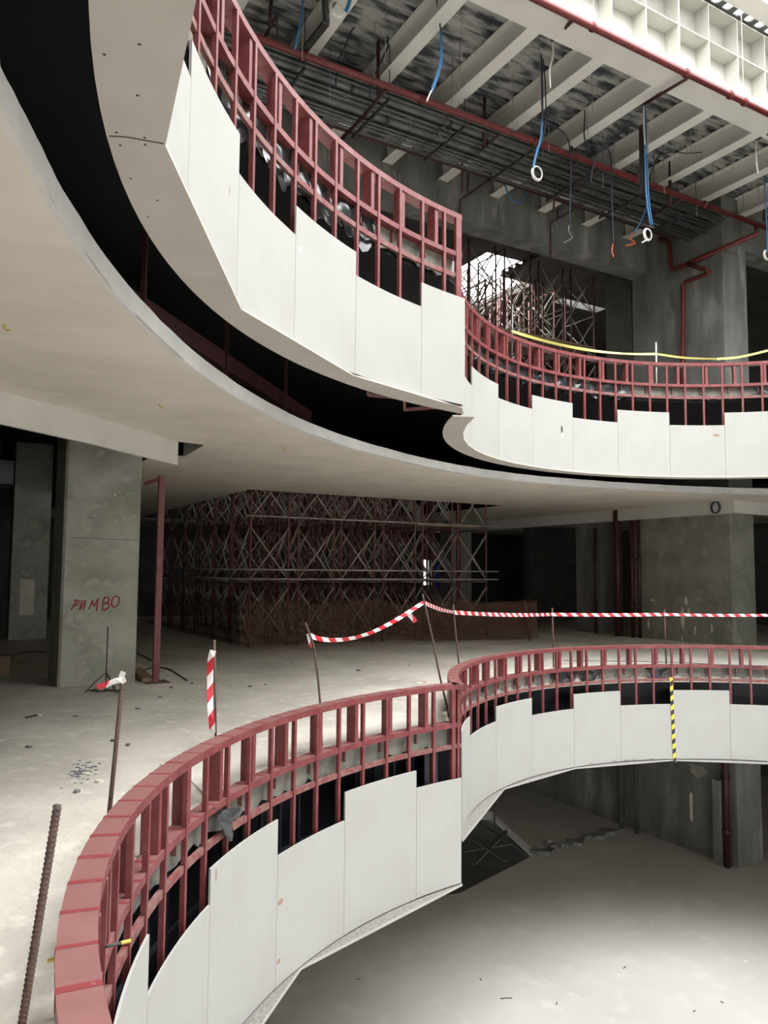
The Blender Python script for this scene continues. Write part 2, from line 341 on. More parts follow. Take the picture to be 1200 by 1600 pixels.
# ragged concrete slab edges
def ragged(): return random.choice((0, 0, 0, -.02, .012, .03)) + random.uniform(-.012, .012)
mb = MB(); mb.sector(LN, LNR + 0.085, LNR + 0.105, 125.6, 262, -0.225, 0.0, 0.8, ragged); struct(mb, 'trim_6', EDGEC, 'rough concrete slab edge under the near lower rail', 'slab edge')
mb = MB(); mb.sector(FC, FR + 0.085, FR + 0.105, 40, 182, -0.10, 0.05, 0.8, ragged); struct(mb, 'trim_7', EDGEC, 'concrete slab edge under the far lower rail', 'slab edge')
mb = MB(); mb.sector(UN, UNR + 0.085, UNR + 0.105, 130.6, 262, 4.56, 4.765, 0.8, ragged); struct(mb, 'trim_8', EDGEC, 'concrete slab edge under the near upper rail', 'slab edge')
mb = MB(); mb.sector(FC, FR + 0.085, FR + 0.105, 40, 188, 4.60, 4.79, 0.8, ragged); struct(mb, 'trim_9', EDGEC, 'concrete slab edge under the far upper rail', 'slab edge')

# ------------------------------------------------------------------ enclosing walls, walls and columns on the grid
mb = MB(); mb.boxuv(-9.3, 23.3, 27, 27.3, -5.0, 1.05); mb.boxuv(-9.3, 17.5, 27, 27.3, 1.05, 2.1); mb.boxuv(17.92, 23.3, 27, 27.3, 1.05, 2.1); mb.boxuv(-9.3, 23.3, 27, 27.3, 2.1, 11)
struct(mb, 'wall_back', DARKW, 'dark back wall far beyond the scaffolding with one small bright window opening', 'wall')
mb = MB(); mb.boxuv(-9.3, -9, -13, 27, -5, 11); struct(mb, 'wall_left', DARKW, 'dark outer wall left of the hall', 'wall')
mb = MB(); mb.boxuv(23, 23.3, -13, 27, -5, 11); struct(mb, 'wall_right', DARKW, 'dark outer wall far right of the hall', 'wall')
mb = MB(); mb.boxuv(-9.3, 23.3, -6.3, -6, -5, -4.5); mb.boxuv(-9.3, 23.3, -6.3, -6, -1.7, .25); mb.boxuv(-9.3, -6, -6.3, -6, -4.5, -1.7); mb.boxuv(20, 23.3, -6.3, -6, -4.5, -1.7); mb.boxuv(-9.3, 23.3, -6.3, -6, 3.1, 11); mb.boxuv(-9.3, -4, -6.3, -6, .25, 3.1); mb.boxuv(16, 23.3, -6.3, -6, .25, 3.1)
for k in range(1, 5): mb.boxuv(-4 + 4 * k - .15, -4 + 4 * k + .15, -6.3, -6, .25, 3.1)
struct(mb, 'wall_front', CONCD, 'outer wall behind the viewer with two unseen open bands added to let in light', 'wall')  # both open bands are added to light the boards, column and lower floor
# the grey core wall on the right, through all floors
UW, VW = 15.36, 11.05
mb = MB(); mb.boxuv(UW, UW + .86, VW, 13.72, -4.78, -1.62); mb.boxuv(UW, UW + .86, 13.72, 26.9, -4.78, -1.62)
struct(mb, 'wall_core_lower', CONCD, 'grey stained concrete wall and pier on the lower level at right', 'wall')
mb = MB(); mb.boxuv(UW, UW + .86, VW, 13.9, 0, 4.56)
PIERM = mat('greenish_pier_concrete', (0.30, 0.30, 0.26), 0.85, col2=(0.19, 0.195, 0.16), scale=1.6, lo=0.35, hi=0.7, col3=(0.36, 0.36, 0.31), scale3=4, bump=0.08, bscale=14)
struct(mb, 'wall_core', PIERM, 'broad greenish concrete pier with pale scars behind the tape at right', 'wall')
mb = MB(); mb.boxuv(UW, UW + .86, VW, 13.72, 4.78, 10.45)
struct(mb, 'wall_core_upper', CONCD, 'tall grey streaked concrete pier behind the yellow tape on the upper floor', 'wall')
mb = MB(); mb.boxuv(UW + .02, UW + .86, 15.0, 15.9, 0, 3.23); struct(mb, 'column', CONCD, 'concrete pier just beyond the dark red pipes at right', 'column')
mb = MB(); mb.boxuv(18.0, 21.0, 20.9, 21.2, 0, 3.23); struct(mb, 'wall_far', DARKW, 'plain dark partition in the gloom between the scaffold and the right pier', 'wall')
mb = MB(); mb.boxuv(UW + .05, UW + .8, 13.8, 14.7, 4.78, 10.4); struct(mb, 'column', DARKW, 'pier in the recess left of the tall upper concrete pier, shade put into its dark colour', 'column')  # dark material holds the shade of the recess behind the concrete beam
mb = MB(); mb.boxuv(-5, UW, 13.2, 13.72, 9.25, 10.45); struct(mb, 'beam_concrete', CONCD, 'deep grey concrete beam carrying the ends of the white roof beams', 'beam')
bc = [o for o in bpy.data.objects if o.name == 'beam_concrete'][0]
SPL = mat('pale_cement_splash', (0.33, 0.325, 0.305), 0.9, col2=(0.22, 0.22, 0.205), scale=6)
for i in range(1, 8):
    for k in range(8):
        uu = 6.24 + 1.39 * (i - 3) + random.uniform(-.34, .34); z1 = random.uniform(9.88, 10.02) - .5 * abs(uu - 6.24 - 1.39 * (i - 3)); hh = random.uniform(.1, .5); b = MB()
        n_ = 7; vs = [W(uu + random.uniform(.008, .05) * math.cos(6.283 * j / n_), 13.197, z1 - hh / 2 + hh / 2 * math.sin(6.283 * j / n_)) for j in range(n_)]
        b.add(vs + [p + AX * .004 for p in vs], [tuple(range(n_)), tuple(reversed(range(n_, 2 * n_)))]); b.build('cement_splash', SPL, bc)
mb = MB(); mb.boxuv(UW + .86, 23, VW + .1, VW + .6, 9.3, 10.45); struct(mb, 'beam_concrete', CONCD, 'concrete beam running right from the top of the tall pier', 'beam')
mb = MB(); mb.boxuv(14.0, 14.8, 20.0, 20.6, 0, 3.23); struct(mb, 'column', CONCD, 'square concrete column behind the right end of the scaffolding', 'column')
# graffiti column on the left
CU0, CU1, CV0, CV1 = 1.46, 2.49, 11.33, 12.35
mb = MB(); ch = .035
q = [W(CU0 + ch, CV0), W(CU1 - ch, CV0), W(CU1, CV0 + ch), W(CU1, CV1), W(CU0, CV1), W(CU0, CV0 + ch)]
mb.slab([[(p.x, p.y) for p in q]], 0, 4.56)
colobj = struct(mb, 'column', CONC, 'square greenish concrete column with red hand-painted letters', 'column')
def strokes(lines):
    g = MB()
    for l in lines:
        pts = [at_v(60 + x / 5.4545, 900 + y / 5.4545, CV0) for x, y in l]
        pts = smooth_path(pts, 5) if len(pts) > 2 else pts
        o = len(g.v); g.tube(pts, 0.0105, 8)
        for k in range(o, len(g.v)): g.v[k] = g.v[k] - AX * ((g.v[k].dot(AX) - CV0) * .82)      # brushed flat on the face
    return g
L = [[(330, 212), (302, 250), (276, 290)], [(304, 214), (332, 204), (346, 220), (328, 246), (298, 256)],
     [(374, 204), (360, 250), (350, 290)], [(350, 290), (372, 258), (402, 204)], [(402, 204), (396, 246), (384, 288)],
     [(462, 206), (446, 246), (430, 286)], [(462, 206), (466, 236), (474, 258), (492, 226), (510, 190)], [(510, 190), (503, 240), (495, 297)],
     [(560, 188), (550, 240), (545, 294)], [(556, 188), (590, 182), (602, 198), (590, 222), (556, 238)], [(556, 238), (592, 232), (604, 248), (590, 276), (548, 292)],
     [(656, 172), (634, 192), (624, 228), (632, 256), (652, 266), (676, 244), (688, 206), (680, 178), (656, 172)]]
gl = strokes(L).build('painted_writing', PAINTR, colobj); gl['label'] = 'red hand-painted word'
for px, py, rr in ((133.6, 807, .016), (147.3, 805.5, .014), (193.8, 809.5, .012), (179.5, 773, .016)):
    p = at_v(px, py, CV0 - .004); d = MB(); d.tube([p + AX * .02, p - AX * .006], rr, 8); d.build('plaster_plug', PALE, colobj)
d = MB(); p = at_v(103, 842, CV0); p2 = at_v(216, 842, CV0); d.bar(W(CU0 + .1, CV0 - .0005, 2.03), W(CU1 - .03, CV0 - .0005, 2.02), .004, .006); d.build('cast_joint', DIRT, colobj)
mb = MB(); mb.boxuv(1.42, 2.2, 19.3, 20.1, 0, 4.5); c2 = struct(mb, 'column', CONC, 'second concrete column standing in the dark far left with a pale patch', 'column')
d = MB(); p = at_v(33, 950, 19.29); d.boxuv(1.62, 1.92, 19.285, 19.3, .55, 1.35); d.build('pale_patch', PALE, c2)
# bulkheads hanging from the plaster ceiling
mb = MB(); vs = []; fs = []; k = len(bulk)
for i, (x, y) in enumerate(bulk):
    a = Vector((*bulk[max(i - 1, 0)], 0)); b = Vector((*bulk[min(i + 1, k - 1)], 0)); t = (b - a).normalized(); nn = Vector((-t.y, t.x, 0)) * .05
    p = Vector((x, y, 0)); vs += [p + Vector((0, 0, 2.93)), p + nn + Vector((0, 0, 2.93)), p + nn + Vector((0, 0, 3.3)), p + Vector((0, 0, 3.3))]
for i in range(k - 1):
    for j in range(4): fs.append((4 * i + j, 4 * i + 4 + j, 4 * i + 4 + (j + 1) % 4, 4 * i + (j + 1) % 4))
fs += [(0, 1, 2, 3), (4 * k - 1, 4 * k - 2, 4 * k - 3, 4 * k - 4)]
mb.add(vs, fs); struct(mb, 'trim_10', BULK, 'pale drop bulkhead running in front of the painted column', 'bulkhead')
mb = MB(); mb.bar((-2.36, 9.93, 3.36), (-2.9, 11.0, 3.36), .012, .28); struct(mb, 'trim_11', BULK, 'grey return face inside the dark notch beside the left bulkhead end', 'bulkhead')
mb = MB(); mb.boxuv(15.08, 15.3, 10.72, 22, 2.95, 3.24); mb.boxuv(15.3, 22, 10.72, 10.95, 2.95, 3.24); struct(mb, 'trim_12', BULK, 'pale bulkhead along the top of the right concrete pier', 'bulkhead')

# ------------------------------------------------------------------ roof: deck, beams, skylight frame
mb = MB(); vs = []; fs = []
prof = []
v = 8.72
while v < 13.25:
    prof += [(v, 10.46), (v + .10, 10.46), (v + .125, 10.515), (v + .195, 10.515)]; v += .22
for vv, zz in prof: vs += [W(-6, vv, zz), W(22.5, vv, zz)]
for i in range(len(prof) - 1): fs.append((2 * i, 2 * i + 1, 2 * i + 3, 2 * i + 2))
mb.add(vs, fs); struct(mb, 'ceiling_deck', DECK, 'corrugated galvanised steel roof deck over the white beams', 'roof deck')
HOLE = [(p.x, p.y) for p in (W(12.9, 16.7), W(15.6, 16.7), W(15.6, 20.8), W(12.9, 20.8))]
SLIT = [(p.x, p.y) for p in (W(17.2, 18.3), W(19.2, 18.3), W(19.2, 18.75), W(17.2, 18.75))]
back = [(p.x, p.y) for p in (W(-9, 8.75), W(23, 8.75), W(23, 27), W(-9, 27))]
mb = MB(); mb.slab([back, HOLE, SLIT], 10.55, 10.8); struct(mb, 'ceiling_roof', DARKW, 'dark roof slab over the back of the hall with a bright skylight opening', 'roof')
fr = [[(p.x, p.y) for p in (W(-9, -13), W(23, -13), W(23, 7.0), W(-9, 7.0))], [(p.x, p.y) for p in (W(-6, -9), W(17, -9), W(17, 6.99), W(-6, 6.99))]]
mb = MB(); mb.boxuv(-9, 1.5, -13, 8.1, 10.55, 10.8); mb.boxuv(14.5, 23, -13, 8.1, 10.55, 10.8); mb.boxuv(1.5, 14.5, -13, -4.5, 10.55, 10.8)  # roof out of view, its opening shaped for how daylight reaches boards and floors
struct(mb, 'ceiling_unseen_edge', DARKW, 'unseen roof slab around the atrium skylight, its opening shaped for the light', 'roof')
def ibeam(mb, ua, va, vb, zb, h, fw, tf=.02, tw=.014):     # runs along the A axis
    mb.boxuv(ua - fw / 2, ua + fw / 2, va, vb, zb, zb + tf); mb.boxuv(ua - fw / 2, ua + fw / 2, va, vb, zb + h - tf, zb + h); mb.boxuv(ua - tw / 2, ua + tw / 2, va, vb, zb + tf, zb + h - tf)
for i in range(12):
    uc = 6.24 + 1.39 * (i - 3)
    b = MB(); ibeam(b, uc, 8.68, 13.2, 10.0, .455, .245)
    if uc > UW + .6: lab = 'white roof beam beyond the concrete pier, at the far right of the deck' if i == 10 else 'white roof beam at the extreme right of the deck, last of the row'
    else: lab = '%s white steel roof beam counted from the right-hand concrete pier' % ORD[9 - i]
    tag(b.build('roof_beam', STEELW), lab, 'beam', 'white steel roof beams')
    pl = MB(); pl.boxuv(uc - .16, uc + .16, 13.15, 13.2, 9.97, 10.46)
mb = MB(); mb.boxuv(-6, 20, 8.17, 8.68, 10.0, 10.03); mb.boxuv(-6, 20, 8.17, 8.2, 10.03, 10.2); mb.boxuv(-6, 20, 8.62, 8.66, 10.03, 10.46)
tag(mb.build('girder', STEELW), 'wide white steel edge girder in front of the roof deck', 'girder')
cof = thing('coffer_screen', 'cream steel skylight upstand divided into two rows of open boxes', 'skylight frame', W(7, 8.3, 10.2))
b = MB(); b.boxuv(-6, 20, 8.48, 8.51, 10.2, 11.6); b.build('back_panel', COFFER, cof)
for zz in (10.2, 10.86, 11.54):
    b = MB(); b.boxuv(-6, 20, 8.2, 8.48, zz, zz + .02); b.build('shelf_plate', COFFER, cof)
for k in range(-14, 13):
    uu = 9.62 + .79 * k
    if uu < -6: continue
    b = MB(); b.boxuv(uu - .01, uu + .01, 8.2, 8.48, 10.22, 11.54); b.build('divider_plate', COFFER, cof)
b = MB(); b.boxuv(-6, 20, 8.18, 8.36, 11.6, 11.64); 
for k in range(-40, 34): b.boxuv(9.6 + k * .3, 9.6 + k * .3 + .14, 8.0, 8.18, 11.6, 11.64)
tag(b.build('perforated_strip', CONDUIT), 'slotted grey metal strip above the cream boxes at top right', 'strip')
b = MB(); b.boxuv(-6, 20, 7.68, 8.02, 11.55, 11.58); b.boxuv(-6, 20, 7.68, 7.70, 11.58, 11.75); b.boxuv(-6, 20, 7.84, 7.86, 11.58, 11.9); tag(b.build('girder', STEELW), 'upper white girder crossing the top right corner above the cream boxes', 'girder')
mb = MB(); vs = []; fs = []; prof = []; v = 7.45
while v < 7.8: prof += [(v, 11.9), (v + .10, 11.9), (v + .125, 11.95), (v + .195, 11.95)]; v += .22
for vv, zz in prof: vs += [W(-6, vv, zz), W(20, vv, zz)]
for i in range(len(prof) - 1): fs.append((2 * i, 2 * i + 1, 2 * i + 3, 2 * i + 2))
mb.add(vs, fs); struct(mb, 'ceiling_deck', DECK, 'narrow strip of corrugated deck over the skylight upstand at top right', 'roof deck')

# ------------------------------------------------------------------ the curved red frames
def rail_frame(label, c, r, a0, a1, zc, z2, z3, zb, studs, posts, cap_w=.125, seam=3.0, mid=None, end=None, plate=None, low_end=None):
    t = thing('rail_frame', label, 'railing frame', pol(c, r, (a0 + a1) / 2, zb), 'curved red steel frames of the atrium')
    le = low_end or a1
    def rail(name, za, zb_, ra, rb, a1=a1):
        b = MB(); b.sector(c, ra, rb, a0, a1, za, zb_, seam)
        b.cur = 1; n = int((a1 - a0) / seam)
        for i in range(1, n):
            a = a0 + (a1 - a0) * i / n; wd = .13 + random.random() * .1
            b.sector(c, ra - .0012, rb + .0012, a - wd, a + wd, za - .0008, zb_ + .0012, 5)
        return b.build(name, [RED, SEAM], t)
    rail('top_rail', zc - .052, zc, r, r + cap_w)
    rail('floor_rail', z2 - .048, z2, r, r + cap_w * .9, le)
    if z3 is not None:
        b = MB(); b.sector(c, r + .004, r + .034, a0, le, z3 - .045, z3, 2); b.build('lower_rail', RUST, t)
    if mid is not None:
        b = MB(); b.sector(c, r + .004, r + .034, a0, a1, mid - .045, mid, 2); b.build('middle_rail', RED, t)
    b = MB(); b.sector(c, r + .004, r + .034, a0, le, zb + .01, zb + .05, 2); b.build('bottom_rail', RED, t)
    def block(a, wt, ra, rb, za, zb_, tw=0):
        d = pol((0, 0), 1, a); tt = Vector((-d.y, d.x, 0)); cc = Vector((c[0], c[1], 0))
        q = [cc + d * ra - tt * wt / 2, cc + d * rb - tt * wt / 2, cc + d * rb + tt * wt / 2, cc + d * ra + tt * wt / 2]
        b = MB(); b.hexa([p + Vector((0, 0, za)) for p in q] + [p + Vector((0, 0, zb_)) for p in q]); return b
    for a in studs:
        block(a + random.uniform(-.12, .12), .032, r - .006, r + .026, zb + .02, zc - .05).build('stud', RED, t)
    for a in posts:
        block(a + random.uniform(-.15, .15), .045, r + .010, r + cap_w - .012, z2, zc - .05).build('post', RED, t)
        block(a + 1.2, .012, r + .05, r + .10, z2 - .16, z2 - .045).build('bracket', RUST, t)
    if end is not None:
        block(end, .05, r - .004, r + .04, zb + .02, zc - .045).build('end_post', RED, t)
    if plate:
        b = MB(); b.sector(c, r + cap_w - .012, r + cap_w, plate[0], plate[1], z2 - .04, zc - .05, 2); b.build('side_plate', RED, t)
    return t
rng = lambda a, s, n: [a + s * i for i in range(n)]
rail_frame('near lower red frame, its cap sweeping up from the bottom left corner', LN, LNR, 124.9, 232, .42, .02, -.20, -1.58,
           rng(125.5, 4.0, 26), rng(130.55, 6.0, 17), end=126.2)
rail_frame('far lower red frame, its cap curling away behind the near one', FC, FR, 52, 184.5, .42, .10, -.125, -1.42,
           rng(57.6, 4.2, 28), rng(61.6, 6.2, 19), plate=(158, 184), low_end=174.5)
rail_frame('near upper red frame, climbing out of the picture at top left', UN, UNR, 129.3, 232, 5.20, 4.80, 4.58, 3.26,
           [130.1, 132.25] + rng(135.9, 3.68, 26), rng(133.5, 5.4, 18), mid=4.115, end=129.7)
rail_frame('far upper red frame, below the yellow tape at right', FC, FR, 52, 181.5, 5.20, 4.83, 4.62, 3.26,
           rng(57.9, 4.15, 29), rng(61.7, 6.15, 19), low_end=176)

# ------------------------------------------------------------------ fascia boards
def boards(c, r, bounds, tops, zb, where, group, first):
    out = []
    n = len(tops)
    for i in range(n):
        a0, a1 = bounds[i], bounds[i + 1]; g = math.degrees(.0022 / r)
        b = MB(); b.sector(c, r - .048, r - .034, a0 + g, a1 - g, zb + random.uniform(0, .004), tops[i], 1.5)
        hl = ('tall' if i == n - 1 or tops[i] > tops[i - 1] and i or (i == 0 and tops[0] > tops[1]) else 'low')
        o = b.build('fascia_board', BOARD); tag(o, '%s white board of the %s, %s' % (hl, where, first(i)), 'wall board', group); out.append(o)
    return out
ln = boards(LN, LNR, [125.4, 132.9, 145.18, 157.1, 169.75, 182.8, 195.2, 207.5, 219.8, 232], [-.54, -.37, -.615, -.335, -.56, -.25, -.54, -.30, -.54], -1.6,
            'near lower ring', 'boards of the near lower ring', lambda i: '%s from its free end beside the drop' % ORD[i])
lf = boards(FC, FR, [50, 58, 70.6, 83.25, 95.8, 108.25, 120.7, 133.55, 147.1, 161.9, 174.5], [-.3, -.53, -.53, -.31, -.535, -.30, -.525, -.27, -.47, -.22], -1.42,
            'far lower ring', 'boards of the far lower ring', lambda i: '%s from the near ring\'s free end' % ORD[9 - i])
un = boards(UN, UNR, [129.35, 136.62, 147.85, 158.6, 169.25, 179.36, 189.8, 200.3, 210.8, 221.3, 232], [4.32, 4.085, 4.285, 4.06, 4.31, 4.10, 4.31, 4.1, 4.31, 4.1], 3.24,
            'near upper ring', 'boards of the near upper ring', lambda i: '%s up from its lower right end' % ORD[i])
uf = boards(FC, FR, [50, 57.5, 70.2, 82.75, 95.1, 107.85, 120.1, 132.75, 145.7, 160.1, 176.0], [4.1, 4.33, 4.325, 4.11, 4.325, 4.11, 4.345, 4.125, 4.325, 4.06], 3.235,
            'far upper ring', 'boards of the far upper ring', lambda i: '%s from the near ring\'s end' % ORD[9 - i])
def chip(obj, c, r, a, z, w_, h, m, n=7, name='broken_patch'):
    b = MB(); d = pol((0, 0), 1, a); tt = Vector((-d.y, d.x, 0)); cc = Vector((c[0], c[1], 0)) + d * (r - .0486) + Vector((0, 0, z))
    vs = [cc + tt * (w_ / 2 * math.cos(2 * math.pi * i / n) * random.uniform(.6, 1.1)) + Vector((0, 0, h / 2 * math.sin(2 * math.pi * i / n) * random.uniform(.6, 1.1))) for i in range(n)]
    vs2 = [p + d * .004 for p in vs]; b.add(vs + vs2, [tuple(range(n)), tuple(reversed(range(n, 2 * n)))] + [(i, (i + 1) % n, n + (i + 1) % n, n + i) for i in range(n)])
    b.build(name, m, obj)
chip(ln[2], LN, LNR, 156.4, -.98, .10, .05, STAIN); chip(ln[2], LN, LNR, 156.6, -1.42, .06, .05, STAIN); chip(ln[3], LN, LNR, 168.7, -.40, .035, .10, STAIN)
chip(uf[6], FC, FR, 123.4, 3.88, .06, .16, DIRT); chip(uf[6], FC, FR, 123.2, 3.80, .05, .14, PALE); chip(uf[3], FC, FR, 84.6, 3.94, .16, .05, STAIN)
chip(un[2], UN, UNR, 157.8, 3.98, .09, .04, PALE); chip(un[5], UN, UNR, 184.2, 3.36, .12, .10, PALE); chip(un[4], UN, UNR, 171.0, 3.87, .02, .08, STAIN)
for o, c, r, aa, zz in ((lf[4], FC, FR, (101, 105, 107), -1.405), (lf[5], FC, FR, (110, 116), -1.405)):
    for a in aa: chip(o, c, r, a, zz, .12, .02, LIP)

# ------------------------------------------------------------------ soffit lips (straight boards under the curved ones)
def lip(name, label, c, rin, verts, z, th, mats, a0, a1, edge=True):
    b = MB(); inner = arc(c, rin, a1, a0, 2)
    b.slab([list(verts) + inner], z, z + th)
    if edge:
        b.cur = 1
        for p, q in zip(verts[:-1], verts[1:]):
            b.bar(Vector((p[0], p[1], z + th * .5)), Vector((q[0], q[1], z + th * .5)), .006, th + .006)
    return tag(b.build(name, mats), label, 'soffit board')
def pv(c, r, angs): return [(pol(c, r, a).x, pol(c, r, a).y) for a in angs]
lip('soffit_board', 'grey rough soffit ledge under the near lower boards', LN, LNR + .48, pv(LN, LNR - .05, [125.3, 152.6, 179.5, 206, 231]), -1.625, .014, [LIP, BOARD], 125.3, 231)
lip('soffit_board', 'grey rough soffit ledge under the far lower boards', FC, FR + .38, pv(FC, FR - .05, [50, 71, 95.9, 120.6, 143.8, 174.5]), -1.445, .014, [LIP, BOARD], 50, 174.5)
vU = [(-.62, -.2), (-.50, .9), (-.55, 2.08), (-.85, 2.83), (-.90, 4.67), (-.25, 6.29)]
vU = [(.35, -.35), (-.25, 1.15)] + [(-.55, 2.08), (-.85, 2.83), (-.90, 4.68), (-.262, 6.29), (.77, 7.52)]
b = MB(); b.slab([vU + arc((3.89, 3.8), 5.05, 127.5, 226, 2)], 3.222, 3.236); tag(b.build('soffit_board', SOFFIT), 'beige underside strip below the near upper boards', 'soffit board')
so = [o for o in bpy.data.objects if o.name.startswith('soffit_board')][-1]
b = MB(); b.tube(smooth_path([at_z(x, y, 3.2225) for x, y in ((171, 212), (200, 214), (228, 219), (256, 224))], 4), .004, 5); b.build('joint_crack', DIRT, so)
for x, y in ((163, 85), (218, 69), (215, 149), (182, 207), (226, 215), (188, 227), (227, 226), (204, 279), (246, 313), (231, 339)):
    q = at_z(x, y, 3.2222); b = MB(); b.tube([q + Vector((0, 0, .004)), q - Vector((0, 0, .0008))], .006, 7); b.build('screw_hole', DIRT, so)
b = MB(); b.slab([pv(FC, FR - .055, [50 + 6 * i for i in range(24)]) + arc(FC, 4.535, 188, 50, 3)], 3.222, 3.236); tag(b.build('soffit_board', SOFFIT), 'beige underside strip curling below the far upper boards', 'soffit board')

# ------------------------------------------------------------------ creased membrane behind the frames
def sheet(c, r, a0, a1, za, zb, amp, label, m=PLASTIC, seed=0, name='membrane_sheet'):
    rd = random.Random(seed); na = int((a1 - a0) / .5); nz = 7; vs = []; fs = []
    ph = [rd.uniform(0, 6.28) for _ in range(8)]
    for i in range(na + 1):
        a = a0 + (a1 - a0) * i / na
        for j in range(nz + 1):
            f = j / nz
            dr = amp * (.5 * math.sin(a * 1.1 + ph[0] + 3 * f) + .35 * math.sin(a * 2.7 + ph[1] - 5 * f) + .3 * math.sin(a * .43 + ph[2] + 7 * f)) + rd.uniform(-.25, .25) * amp
            zz = za + (zb - za) * f + (1 - f) * .05 * (math.sin(a * .9 + ph[3]) + .7 * math.sin(a * 2.3 + ph[4]))
            vs.append(pol(c, r + dr, a, zz))
    w_ = nz + 1; k = len(vs)
    for i in range(na):
        for j in range(nz): fs.append((i * w_ + j, (i + 1) * w_ + j, (i + 1) * w_ + j + 1, i * w_ + j + 1))
    b = MB(); b.add(vs, fs, True); return tag(b.build(name, m), label, 'membrane')
sheet(FC, FR + .06, 104, 158, 4.58, 4.79, .025, 'creased grey plastic sheet behind the far upper red frame', seed=3)
sheet(FC, FR + .065, 62, 76, 4.62, 4.79, .02, 'creased grey plastic sheet at the right end of the far upper frame', seed=4)
sheet(UN, UNR + .065, 143, 172, 4.48, 4.76, .03, 'torn grey plastic sheet behind the near upper red frame', seed=5)
sheet(FC, FR + .065, 112, 126, -.09, .06, .018, 'dark plastic sheet under the far lower rail, left of the striped tape', seed=6)
sheet(FC, FR + .065, 96, 101, -.10, .06, .02, 'dark plastic rag under the far lower rail beside the striped tape', seed=8)
sheet(LN, LNR - .03, 164.6, 167.6, -.21, -.05, .03, 'scrap of grey plastic caught on the near lower red frame', PLASTIC, 12, 'membrane_scrap')
# ------------------------------------------------------------------ inside the black void above the plaster ceiling
b = MB(); b.bar((-1.95, 5.2, 3.57), (-.99, 9.75, 3.57), .10, .15); tag(b.build('steel_beam', PIPED), 'dark red steel beam inside the black gap above the curved ceiling', 'beam')
for k, (x, y) in enumerate(((-1.62, 7.1), (-1.25, 8.6), (-1.9, 5.5))):
    b = MB(); b.bar((x + .12, y, 3.26), (x + .12, y, 4.55), .035, .035); tag(b.build('hanger', PIPED), '%s thin steel hanger inside the black gap above the ceiling edge' % ('lower', 'lowest', 'upper')[k], 'hanger', 'hangers in the ceiling gap')
for k, (xa, ya, xb, yb) in enumerate(((575, 617, 632, 622), (632, 640, 688, 636))):
    b = MB(); q0 = at_z(xa, ya, 3.33); q1 = at_z(xb, yb, 3.33); b.bar(q0, q1, .03, .03); b.bar(q0, q0 + Vector((0, 0, .16)), .03, .03); tag(b.build('angle_bracket', RUST), ('left' if k == 0 else 'right') + ' of two small steel angles showing under the near upper soffit end', 'bracket', 'angles under the soffit end')

# ------------------------------------------------------------------ hazard tape on the far fascia
b = MB(); b.ribbon([pol(FC, FR - .062, 96.05 - .45 * i / 9, -.10 - 1.37 * i / 9) for i in range(10)], .05, side=Vector((1, 0, 0)))
tag(b.build('hazard_tape', HAZ), 'yellow and black striped tape hanging down the far lower boards', 'tape')

# ------------------------------------------------------------------ stakes and barrier tape
def stake(name, pts, r, label, rib=False, m=REBAR):
    b = MB(); P = smooth_path(pts, 6) if len(pts) > 2 else [Vector(q) for q in pts]
    b.tube(P, r, 10)
    if rib:
        a, e = P[0], P[-1]; ln_ = (e - a).length; k = int(ln_ / .013); t = (e - a).normalized(); sd = t.cross(Vector((1, 0, .2))).normalized(); s2 = t.cross(sd)
        for i in range(k):
            q = a + (e - a) * ((i + .5) / k)
            ring = [q + (sd * math.cos(x) + s2 * math.sin(x)) * (r * 1.06) + t * (.004 * math.sin(x)) for x in [2 * math.pi * j / 8 for j in range(8)]]
            b.tube(ring, .0019, 4, True)
    return tag(b.build(name, m), label, 'stake', 'steel stakes standing on the floor')
# base points on the floor, tops about a metre up
stake('rebar_stake', [Vector((-.955, 2.02, 0)), at_y(90, 1258, 1.99)], .0098, 'thick ribbed bar nearest the viewer, at the bottom left', True)
stake('rebar_stake', [at_y(164, 1338, 4.25) , at_y(193, 1048, 4.27)], .0118, 'ribbed bar leaning behind the near red cap with a torn tape end on top', True)
stake('rebar_stake', [at_z(338, 1232, 0), at_y(335, 1000, 5.62)], .009, 'bar wrapped in hanging red and white tape behind the near red cap')
stake('rebar_stake', [at_z(503, 1166, 0), at_y(500, 1095, 7.0), at_y(491, 1015, 7.0), at_y(477, 973, 6.98)], .010, 'thin bent bar at the left end of the stretched tape')
stake('rebar_stake', [at_z(702, 1119, 0), at_y(688, 1060, 8.45), at_y(676, 1000, 8.42), at_y(660, 928, 8.4)], .011, 'bent leaning bar at the tape\'s highest point near the end of the near frame')
stake('rebar_stake', [at_z(722, 1072, 0), at_y(716, 1028, 10.6), at_y(708, 945, 10.55)], .011, 'thin bar behind the curled end of the far red cap')
stake('rebar_stake', [at_z(865, 1043, 0), at_y(863, 950, 12.95)], .014, 'straight bar behind the far red cap, left of the last one on the tape')
stake('rebar_stake', [at_z(1041, 1040, 0), at_y(1038, 953, 13.3)], .014, 'straight bar behind the far red cap in front of the right concrete pier')
stake('rebar_stake', [at_z(1219, 1040, 0), at_y(1216, 953, 13.3)], .014, 'last bar of the tape line, past the right concrete pier')
stake('rebar_stake', [at_z(828, 1001, 0), at_y(822, 940, 18.2)], .016, 'bar at the right end of the orange net')
def sag(a, b_, s, n=24): return [a.lerp(b_, i / n) + Vector((0, 0, -s * 4 * (i / n) * (1 - i / n))) for i in range(n + 1)]
def tape(pts, wd, label, tw=None, m=TAPE, side=Vector((0, 0, 1)), grp='red and white tape strung around the opening'):
    b = MB(); b.ribbon(pts, wd, side=side, twist=tw); return tag(b.build('barrier_tape', m), label, 'tape', grp)
